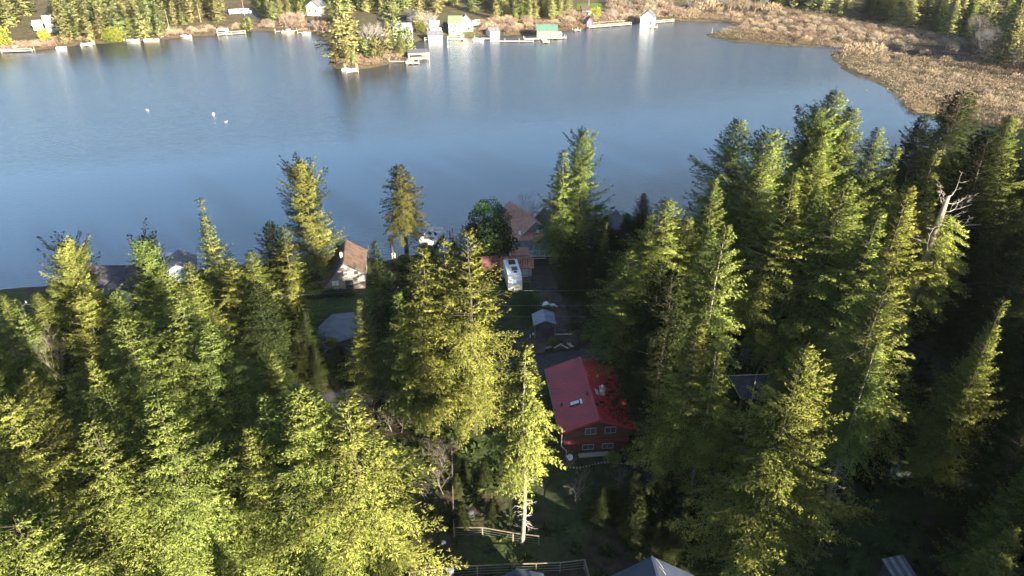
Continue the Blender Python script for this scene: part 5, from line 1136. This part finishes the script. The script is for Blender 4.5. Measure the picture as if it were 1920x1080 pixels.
# pale marsh markers and things floating on the lake
def buoy(u, v, r, h, label, cat='buoy', name='buoy'):
    x, y = unproj(u, v, .2); e = thing(name, label, cat, (x, y, 0), rnd.uniform(0, 3))
    k = MB(); k.tube([(0, 0, -.3), (0, 0, -.05), (0, 0, .25), (0, 0, .4)], [r * .5, r, r * .85, r * .3], 10); k.build('float', white, e)
    k = MB(); k.tube([(0, 0, .4), (0, 0, h)], [r * .25, r * .18], 6); k.build('staff', offwhite, e)
buoy(593, 90, .35, 3.2, 'slim white marker post in the water left of the peninsula'); buoy(840, 87, .4, 3.4, 'slim white marker post in the water below the pale green roofed cottage'); buoy(1335, 62, .3, 2.6, 'thin marker at the tip of the marsh', 'post', 'marker_post'); buoy(400, 213, .45, .55, 'round white buoy in the middle of the open water')
def gull(u, v, label):
    x, y = unproj(u, v, .1); e = thing('gull', label, 'bird', (x, y, -.02), rnd.uniform(0, 6)); k = MB()
    k.tube([(-.32, 0, .16), (-.18, 0, .1), (.0, 0, .09), (.2, 0, .13), (.27, 0, .22), (.29, 0, .30), (.34, 0, .33)], [.02, .09, .13, .10, .05, .055, .02], 8); k.build('body', white, e, True)
    k = MB(); k.slab([(.12, -.1, .2), (.12, .1, .2), (-.4, .05, .2), (-.4, -.05, .2)], .03); k.build('folded_wings', grey_roof, e)
    k = MB(); k.tube([(.35, 0, .325), (.42, 0, .31)], [.015, .004], 5); k.build('beak', lumber, e)
for u, v, l in ((275, 206, 'white gull alone on the open water at the left'), (277.5, 206.5, 'gull close beside the lone left hand gull'), (422, 229, 'left gull of the pair below the round buoy'), (424.5, 228, 'right gull of the pair below the round buoy'), (1626, 170, 'dark duck like bird near the marsh edge')): gull(u, v, l)
# parked vehicles far behind the left shore
def van(u, v, yaw, label, bm):
    p = at(u, v); e = thing('parked_van', label, 'van', (p.x, p.y, gh(p.x, p.y)), R(yaw)); k = MB()
    k.prism([(-3.0, .5), (3.0, .5), (3.0, 1.4), (2.4, 1.6), (1.9, 2.6), (-3.0, 2.6)], -1.0, 1.0); k.build('body', bm, e)
    k = MB(); k.box((-.4, -1.02, 1.95), (4.2, .05, .7)); k.build('side_window', dark_glass, e)
    k = MB(); k.slab([(1.98, -.85, 2.5), (1.98, .85, 2.5), (2.45, .85, 1.65), (2.45, -.85, 1.65)], .03); k.build('windscreen', dark_glass, e)
    for x in (-1.9, 1.9):
        for y in (-.95, .95): k = MB(); k.tube([(x, y - .12, .4), (x, y + .12, .4)], .4, 10); k.build('wheel', black, e)
paleb = mat('pale_blue_paint', (.50, .58, .66), (.44, .52, .6), .4)
van(441, 27, 30, 'pale blue van left one of two parked behind the far left shore', paleb); van(461, 26, 5, 'pale blue van with dark windows right one of two parked behind the far left shore', paleb)
p = at(893, 46); van(893, 48, 70, 'white van parked right of the white gabled cottage', white)
for x in ((317, 52, 'far pole left one on the bare bank'), (377, 42, 'far leaning pole by the thin trees on the bare bank'), (459, 30, 'pale far pole right of the two parked vans'), (770, 44, 'pale far pole right of the tall peninsula conifer'), (1104, 10, 'thin far pole above the bright lawn'), (1211, 12, 'thin far pole behind the white boathouse')):
    p = at(x[0], x[1]); pole(p.x, p.y, 8.5, x[2], False, 'poles behind the far shore')
drape('lawn', gp([(1082, 6), (1128, 6), (1130, 20), (1080, 21)]), grass_far, .12, 6, 'bright green lawn behind the far shore')
drape('lawn', gp([(812, 62), (836, 62), (834, 68), (806, 69)]), grass_far, .12, 5, 'small bright lawn below the cream garage'); drape('lawn', gp([(856, 61), (890, 59), (892, 66), (858, 68)]), grass_far, .12, 5, 'small bright lawn below the white gabled cottage')
drape('road', gp([(290, 40), (430, 26), (520, 40), (600, 45), (600, 41), (520, 34), (430, 18), (290, 33)]), asphalt, .12, 6, 'shaded road behind the far left shore')

# ---------------------------------------------------------------- the far shore: trees and brush
FT = [ # kind, base u, v, height, width factor, label
('far1', 646, 108, 22, 1.05, 'big spreading conifer at the left of the peninsula'), ('far3', 668, 104, 14, 1.1, 'bushy sunlit conifer in the middle of the peninsula left group'), ('farball', 634, 116, 7, .6, 'low bushy conifer at the water on the peninsula left tip'), ('far0', 652, 119, 10, 1., 'small dense conifer in front of the big spreading one'),
('far2', 664, 121, 7, 1.2, 'young conifer above the peninsula float dock'), ('farball', 706, 112, 9, .55, 'lime bush like tree in the centre of the peninsula'), ('farball', 692, 110, 8, .6, 'round lit tree left of the peninsula centre'), ('far0', 737, 80, 22, 1.0, 'tall bright conifer rising behind the peninsula'),
('far1', 728, 98, 12, .9, 'conifer below the tall bright one on the peninsula neck'), ('farball', 764, 102, 10, .55, 'lime tree at the right tip of the peninsula'), ('far1', 752, 106, 9, .8, 'olive tree left of the lime tree at the right tip'), ('far2', 785, 50, 16, 1.2, 'broad grey green conifer right of the shaded shed'),
('far0', 928, 36, 12, .9, 'bright cone shaped tree above the red shore brush'), ('far4', 978, 36, 13, 1., 'lit conifer left of the far lawn trees'), ('far0', 992, 38, 10, .9, 'small bright conifer before the far lawn trees'), ('far1', 618, 56, 11, 1., 'olive tree on the shore left of the peninsula neck'), ('far3', 632, 62, 12, 1., 'pale olive tree at the root of the peninsula')]
for k, u, v, h, w, lab in FT:
    p = at(u, v); tree_at(k, p.x, p.y, h, lab, w * 1.45, None, 'conifer_tree')
for u, v, k, h, lab, nm in ((85, 76, 'limeball', 5, 'bright green round bush below the white roofed far house', 'round_bush'), (3, 88, 'limeball', 9, 'yellow green tree at the far left edge of the shore', 'round_tree'), (1116, 36, 'limeball', 6, 'golden willow bush below the far lawn', 'round_bush'), (205, 78, 'limeball', 6, 'lime bush at the water under the left far trees', 'round_bush'), (222, 78, 'limeball', 6, 'second lime bush right of the first under the left far trees', 'round_bush'), (466, 56, 'farball', 6, 'green bush beside the railed far dock', 'round_bush'), (790, 60, 'limeball', 5, 'lime shrub left of the cream garage', 'round_bush')):
    p = at(u, v); tree_at(k, p.x, p.y, h, lab, 1., None, nm, 'bush' if 'bush' in nm else 'tree')
frg = random.Random(17); FXY = []
AV = gp([(50, 24), (112, 20), (112, 74), (50, 74)]), gp([(570, 8), (606, 8), (612, 56), (566, 56)]), gp([(672, 34), (735, 34), (735, 80), (672, 80)]), gp([(795, 22), (900, 30), (900, 74), (795, 74)]), gp([(428, 8), (476, 8), (482, 44), (424, 44)]), gp([(1072, 2), (1136, 2), (1136, 26), (1072, 26)])
def scatter(zone, n, kinds, hr, lab, grp, mind=4.6, name='conifer_tree', w=(1.2, 1.6)):
    Z = gp(zone); lo = np.min(Z, 0); hi = np.max(Z, 0); c = t = 0
    while c < n and t < 6000:
        t += 1; x, y = frg.uniform(lo[0], hi[0]), frg.uniform(lo[1], hi[1])
        if not inpoly(x, y, Z) or any(inpoly(x, y, q) for q in AV): continue
        if sdq(x, y) < 2.5 or (FXY and min((x - a) ** 2 + (y - b) ** 2 for a, b in FXY) < mind * mind): continue
        k = frg.choice(kinds); h = frg.uniform(*hr)
        if k in P: tree_at(k, x, y, h, lab, frg.uniform(*w), grp, name)
        else: bare_at(k, x, y, h, lab, grp, name, 'tree' if 'tree' in name else 'shrub')
        FXY.append((x, y)); c += 1
    return c
def wood(box, n, kinds, hr, name, label, ok=None):
    pts = []; t = 0
    while len(pts) < n and t < 5000:
        t += 1; u, v = frg.uniform(box[0], box[2]), frg.uniform(box[1], box[3])
        if ok and not ok(u, v): continue
        x, y = unproj(u, v, 3)
        if sdq(x, y) < 6 or any(inpoly(x, y, q) for q in AV) or (pts and min((x - a) ** 2 + (y - b) ** 2 for a, b in pts) < 20): continue
        pts.append((x, y))
    mass(name, label, pts, kinds, hr, 9, 'far', .2, 2.1)
FK = ['far0', 'far1', 'far2', 'far3', 'far0']
n = 0
n += scatter([(100, 60), (300, 50), (310, 76), (215, 82), (130, 88)], 44, FK, (9, 15), 'sunlit tree in the wood at the water on the far left shore', 'trees at the water on the far left shore')
n += scatter([(-40, 30), (300, 10), (300, 52), (110, 62), (60, 30), (-40, 80)], 48, FK, (12, 19), 'sunlit conifer higher up the far left shore', 'conifers higher up the far left shore')
n += scatter([(300, 12), (420, 4), (420, 42), (300, 58)], 26, FK, (9, 15), 'thin sunlit conifer above the bare far bank', 'conifers above the bare far bank')
wood(( -60, -12, 640, 6), 75, ['far4', 'far0', 'far2'], (14, 20), 'far_wood', 'conifer wood along the top left edge behind the far shore')
n += scatter([(480, 8), (640, 0), (640, 34), (480, 44)], 36, ['far4', 'far2', 'far1'], (8, 13), 'shaded conifer left of the white far house', 'shaded conifers by the white far house')
n += scatter([(640, -4), (1060, -4), (1060, 18), (900, 26), (640, 30)], 64, FK + ['far4'], (10, 17), 'conifer behind the far shore cottages', 'conifers behind the far shore cottages')
n += scatter([(940, 10), (1064, 6), (1064, 36), (960, 40)], 30, FK, (8, 13), 'lit conifer left of the bright far lawn', 'conifers left of the bright far lawn')
n += scatter([(1380, -10), (1500, 6), (1660, 24), (1830, 62), (1850, 84), (1660, 42), (1480, 18), (1380, 14)], 44, ['far4', 'far2', 'far1', 'deep1'], (12, 18), 'conifer at the front of the hazy wood behind the marsh', 'conifers at the front of the wood behind the marsh', 4.5)
wood((1380, -40, 2000, 52), 150, ['far4', 'far2', 'deep1', 'far1'], (13, 20), 'marsh_wood', 'hazy conifer wood rising behind the marsh', lambda u, v: v < -8 + (u - 1380) * .125)
n += scatter([(1835, 60), (1990, 50), (2050, 190), (1920, 150), (1850, 110)], 28, ['far4', 'far2', 'far0', 'fir1'], (15, 23), 'tall conifer at the right edge of the marsh', 'tall conifers at the right edge of the marsh', 6)
n += scatter([(1000, 40), (1060, 44), (1310, 34), (1310, 8), (1140, 4), (1130, 30), (1000, 34)], 40, ['pink', 'tan', 'wispy', 'wispy', 'pink'], (3, 6), 'leafless tan shrub along the far shore', 'leafless shrubs along the far shore', 4, 'bare_shrub')
n += scatter([(890, 40), (1010, 40), (1090, 52), (1090, 62), (890, 66)], 24, ['pink', 'tan', 'pink'], (2.5, 4.5), 'leafless reddish shrub beside the far docks', 'leafless shrubs beside the far docks', 3.6, 'bare_shrub')
n += scatter([(300, 60), (480, 48), (520, 44), (510, 60), (300, 76)], 14, ['tan', 'pink', 'tan'], (1.8, 3.5), 'dry tan shrub on the bare far left bank', 'dry shrubs on the far left bank', 3.6, 'bare_shrub')
n += scatter([(530, 40), (630, 44), (625, 64), (540, 60)], 14, ['wispy', 'pink'], (4, 8), 'leafless grey pink tree left of the peninsula', 'leafless trees left of the peninsula', 4, 'bare_tree')
n += scatter([(1290, -5), (1500, -5), (1500, 24), (1290, 24)], 30, ['wispy', 'tan', 'round', 'wispy'], (5, 10), 'pale leafless tree behind the marsh', 'pale leafless trees behind the marsh', 5, 'bare_tree')
n += scatter([(1822, 76), (1930, 78), (1930, 140), (1836, 112)], 14, ['wispy', 'round', 'wispy'], (8, 13), 'pale leafless tree at the right edge of the marsh', 'pale leafless trees at the right edge of the marsh', 5, 'bare_tree', (1.1, 1.3))
n += scatter([(60, 72), (160, 72), (160, 86), (40, 94)], 9, ['pink', 'pink', 'tan'], (1.5, 3), 'reddish shrub on the far left shore', 'reddish shrubs on the far left shore', 3, 'bare_shrub')
n += scatter([(680, 108), (760, 104), (755, 116), (640, 130), (618, 120)], 22, ['tan', 'pink'], (1.2, 2.4), 'dry shrub on the peninsula bank', 'dry shrubs on the peninsula bank', 2.4, 'bare_shrub')
n += scatter([(1420, 74), (1560, 92), (1700, 150), (1900, 230), (1960, 170), (1830, 96), (1500, 24), (1400, 40)], 48, ['tan', 'pink', 'tan2', 'tan', 'tan2'], (1.8, 3.4), 'pale bush standing above the marsh brush', 'pale bushes standing in the marsh', 6, 'bare_shrub', (1.1, 1.4))
n += scatter([(1330, 20), (1500, 26), (1800, 80), (1815, 86), (1560, 82), (1400, 60)], 90, ['tan', 'pink', 'tan2', 'pink', 'tan2'], (1.6, 3.2), 'leafless bush of the upper marsh', 'leafless bushes of the upper marsh', 5, 'bare_shrub')
wood((640, -34, 1070, 6), 70, ['far4', 'far0', 'far2'], (12, 18), 'cottage_wood', 'conifer wood along the top edge behind the far cottages')
print('far', n)
for u, v, h, k, lab in ((804, 70, 13, 'wispy', 'tall leafless white barked tree beside the cream garage'), (697, 104, 14, 'wispy', 'pale leafless tree in the centre of the peninsula'), (1600, 105, 6, 'tan', 'lone tan bush on the near marsh point'), (1636, 104, 6, 'tan', 'upright tan bush at the start of the near marsh strip')):
    p = at(u, v); bare_at(k, p.x, p.y, h, lab, None, 'bare_tree')

# winter brush that reads as one mass: low domes of short twigs
brush_m = leafmat('winter_twigs', (.095, .058, .045), (.25, .19, .14), trans=.1)
def brush(name, label, zones, nmax, ntry, hi_, tallp, seed, smin=.3):
    rg = np.random.default_rng(seed); Z = [gp(z) for z in zones]; V = []; F = []; T = []; n0 = 0; c = 0
    allp = np.concatenate([np.array(z) for z in Z]); lo, hi = allp.min(0), allp.max(0)
    X = rg.uniform(lo[0], hi[0], ntry); Y = rg.uniform(lo[1], hi[1], ntry)
    for x, y in zip(X, Y):
        if sdq(x, y) < smin or not any(inpoly(x, y, z) for z in Z) or inpoly(x, y, MUD_SHADE): continue
        dens = .5 + .5 * math.sin(x * .07 + 1.7 * math.sin(y * .05)) * math.sin(y * .11 + x * .02)
        if rg.random() > .30 + .7 * dens: continue
        c += 1
        if c > nmax: break
        tall = rg.random() < tallp * (.3 + dens); k = 36 if tall else 16; hh = rg.uniform(1.3, hi_) if tall else rg.uniform(.35, .9); rr = hh * rg.uniform(.6, .95); z = gh(x, y)
        a = rg.uniform(0, 6.28, k); rad = rr * np.sqrt(rg.uniform(0, 1, k))
        top = hh * np.sqrt(np.clip(1 - (rad / rr) ** 2, 0.05, 1)) * rg.uniform(.45, 1, k)
        b = np.array([x, y, z]) + np.stack([np.cos(a) * rad, np.sin(a) * rad, top * .55], 1)
        d = np.stack([np.cos(a) * .5, np.sin(a) * .5, np.ones(k)], 1) + rg.normal(0, .4, (k, 3)); d /= np.linalg.norm(d, axis=1)[:, None]
        l = (.28 + .16 * hh) * rg.uniform(.6, 1.3, k); wd = l * rg.uniform(.06, .15, k); w = np.cross(d, rg.normal(0, 1, (k, 3))); w /= np.linalg.norm(w, axis=1)[:, None]
        mid = b + d * (l * .55)[:, None]; tip = b + d * l[:, None]
        V.append(np.stack([b, mid + w * wd[:, None], tip, mid - w * wd[:, None]], 1).reshape(-1, 3)); q = np.arange(k) * 4 + n0; F.append(np.stack([q, q + 1, q + 2, q + 3], 1))
        tone = .42 + .28 * math.sin(x * .045 + 2 * math.sin(y * .03)) + rg.normal(0, .10) + .10 * tall
        T.append(np.repeat(np.clip(tone + rg.normal(0, .1, k), 0, 1), 4)); n0 += k * 4
    print(name, c)
    tag(link(name, npmesh(name, np.concatenate(V), np.concatenate(F), brush_m, np.concatenate(T))), label, 'brush', kind='stuff')
MUD_SHADE = gp([(1548, 93), (1600, 87), (1700, 84), (1822, 88), (1828, 110), (1740, 108), (1660, 99), (1600, 100)])  # outline of the mud band, not open water; tree shade is painted here
MARSH = [(1300, 68), (1330, 66), (1360, 58), (1380, 40), (1310, 36), (1310, 12), (1500, 14), (1830, 76), (1990, 140), (2050, 260), (1760, 235), (1700, 206), (1660, 160), (1570, 118), (1560, 100), (1420, 80)]
brush('marsh_brush', 'tan and pink winter brush covering the marsh', [MARSH], 9500, 34000, 2.8, .30, 23)
brush('shore_brush', 'tan and reddish winter brush along the far shore', [[(1310, 36), (1180, 46), (1060, 60), (880, 72), (880, 44), (1060, 40), (1140, 22), (1310, 10)], [(300, 78), (520, 62), (520, 44), (300, 54)], [(0, 100), (130, 90), (130, 74), (0, 84)], [(530, 62), (630, 64), (640, 46), (530, 42)], [(618, 124), (660, 131), (760, 116), (768, 104), (640, 112)]], 2600, 26000, 3.2, .5, 24, .5)
drape('marsh_mud_shade', [Vector((p[0], p[1], 0)) for p in MUD_SHADE], mat('mud_painted_shade', (.040, .030, .026), (.022, .018, .017), .97, .3, .05), .09, 3, 'wet mud with painted tree shade between two strips of marsh')  # mud darkened to stand in for the shadow of the right edge trees
drape('mud_flat', gp([(1668, 178), (1700, 176), (1752, 205), (1760, 214), (1722, 212), (1690, 196)]), mat('yellow_sedge', (.34, .26, .11), (.22, .17, .08), .95, .4), .1, 3, 'yellow sedge flat at the marsh edge')

pts = []
for _ in range(420):
    y = frg.uniform(480, 1080); x = frg.uniform(-.62 * y - 80, .62 * y + 80)
    if not pts or min((x - a) ** 2 + (y - b) ** 2 for a, b in pts) > 150: pts.append((x, y))
mass('hill_wood', 'conifer wood covering the hill beyond the far shore', pts, ['far0', 'far2', 'far4'], (17, 24), 12, 'far', .06, 4.2)

# ---------------------------------------------------------------- say which one: trees of a kind are told apart by what they stand beside
MARKS = [(1110, 750, 'red roofed house'), (962, 527, 'camper trailer'), (648, 510, 'brown cottage'), (748, 400, 'bare trunked cedar'), (985, 440, 'salmon roofed house'), (1020, 605, 'open shelter'), (1398, 665, 'blue bin'), (1685, 885, 'mossy boulder'), (1785, 440, 'snag tree'),
 (985, 860, 'bare trunked golden fir'), (1520, 860, 'big golden green fir'), (1870, 660, 'lit pair near the right edge'), (1570, 260, 'highest fir of the tall stand'), (1080, 360, 'tall pair of firs by the water'), (1255, 490, 'tallest pale fir'), (835, 560, 'three tall golden firs'),
 (570, 800, 'foreground twin tops'), (290, 840, 'large pale pointed fir'), (170, 860, 'ragged topped foreground fir'), (30, 1030, 'bottom left corner fir'), (375, 430, 'spire shaped fir'), (265, 520, 'many pointed broad fir'), (120, 520, 'flat topped golden tree'), (630, 620, 'pale driveway'),
 (1203, 408, 'swim raft'), (1230, 1065, 'bottom edge dark blue roof'), (1900, 1040, 'bottom right corner fir'), (1805, 260, 'wide dark fir before the marsh'), (870, 930, 'fenced garden corner'), (1310, 760, 'sunlit fir beside the red house'), (5, 800, 'bright fir at the left edge'), (1685, 1062, 'striped lean-to roof'),
 (80, 42, 'grey walled far house'), (430, 60, 'railed far dock'), (450, 22, 'two parked vans'), (590, 15, 'white house in the far trees'), (715, 50, 'slate roofed far house'), (845, 45, 'pale green roofed cottage'), (915, 62, 'little far boathouse'), (1003, 62, 'green roofed boathouse'), (1105, 15, 'bright far lawn'), (1105, 46, 'plum coloured hut'),
 (1213, 40, 'white boathouse'), (1335, 62, 'marsh tip marker'), (1570, 115, 'near marsh point'), (655, 128, 'peninsula tip dock'), (786, 108, 'flat roofed boat canopy'), (35, 92, 'far left edge dock'), (213, 75, 'lime bushes at the water'), (1116, 32, 'golden willow bush'), (737, 30, 'tall bright peninsula conifer'), (292, 73, 'larger cream boat'), (377, 30, 'far leaning pole'), (1890, 90, 'pale leafless trees right of the marsh'), (1690, 97, 'marsh mud with painted shade'), (1480, 40, 'upper marsh strip'), (1800, 180, 'lower marsh strip'), (160, 20, 'top left wood'), (990, 15, 'wood by the bright far lawn')]
ORD = ['nearest', 'second', 'third', 'fourth', 'fifth', 'sixth', 'seventh', 'eighth', 'ninth', 'tenth', 'eleventh', 'twelfth', 'thirteenth', 'fourteenth', 'fifteenth', 'sixteenth', 'seventeenth', 'eighteenth', 'nineteenth', 'twentieth', 'twenty-first', 'twenty-second', 'twenty-third', 'twenty-fourth']
bpy.context.view_layer.update()
from collections import defaultdict
slots = defaultdict(list)
SHORT = {'shaded firs of the dark wood on the right': 'shaded fir', 'firs crowded in the left foreground forest': 'sunlit fir', 'shaded firs between the lawn and the camper lot': 'shaded fir', 'leafless brush in the gap': 'grey leafless brush', 'bare orchard trees on the lawn': 'leafless orchard tree', 'twiggy bushes left of the garden fence': 'bare twiggy bush',
 'small shaded firs at the bottom middle': 'small shaded fir', 'young firs inside the fenced garden': 'young garden fir', 'shaded firs right of the red house': 'crowding shaded fir', 'shaded firs behind the red house': 'shaded fir across the lane', 'dark firs between the camper lot and shore': 'dark fir', 'dark firs below the driveway': 'dark fir', 'low dark firs under the right hand wood': 'low dark fir'}
for o in list(COL.objects):
    g = o.get('group')
    if not g or o.parent or 'category' not in o: continue
    if g in SHORT: nm = SHORT[g]
    elif o['category'] in ('tree', 'shrub') : nm = {'conifer_tree': 'far conifer', 'bare_shrub': 'leafless shrub', 'bare_tree': 'leafless far tree'}.get(o.name.split('.')[0])
    else: nm = None
    if not nm: continue
    x, y, z = o.location; h = 12 if o.name.startswith(('fir', 'con')) else 2
    u, v = project(x, y, z + h)
    if not (-260 < u < 2180 and -140 < v < 1300): continue
    far = y > 180; best = min(((u - mu) ** 2 + (1.6 * (v - mv)) ** 2, mu, mv, mn) for mu, mv, mn in MARKS if (mv < 135) == far)
    du, dv = u - best[1], v - best[2]
    di = ('right of' if du > 0 else 'left of') if abs(du) > abs(dv) * 1.3 else ('below' if dv > 0 else 'above')
    slots[(nm, di, best[3])].append((best[0], o))
for (nm, di, mk), L in slots.items():
    L.sort(key=lambda t: t[0])
    for i, (_, o) in enumerate(L):
        if i < len(ORD): o['label'] = ' '.join(f'{nm}, {ORD[i]} one {di} the {mk}'.split()[:16])

# ---------------------------------------------------------------- haze: the winter air between here and the far shore
if HAZE:
    hm = bpy.data.materials.new('haze'); hm.use_nodes = True; nt = hm.node_tree; nt.nodes.clear()
    o_ = nt.nodes.new('ShaderNodeOutputMaterial'); v_ = nt.nodes.new('ShaderNodeVolumePrincipled'); v_.inputs['Color'].default_value = (.82, .88, .95, 1); v_.inputs['Density'].default_value = HAZE
    nt.links.new(v_.outputs[0], o_.inputs['Volume'])
    zt = max(float(GZ.max()) + 3, CAM_H + 3, 75); zb = float(GZ.min()) - 1
    hb = MB(); hb.box((0, (gy[0] + gy[-1]) / 2, (zt + zb) / 2), (gx[-1] - gx[0] + 20, gy[-1] - gy[0] + 20, zt - zb)); tag(hb.build('haze', hm), 'thin bluish winter haze over the lake', 'haze', kind='stuff')
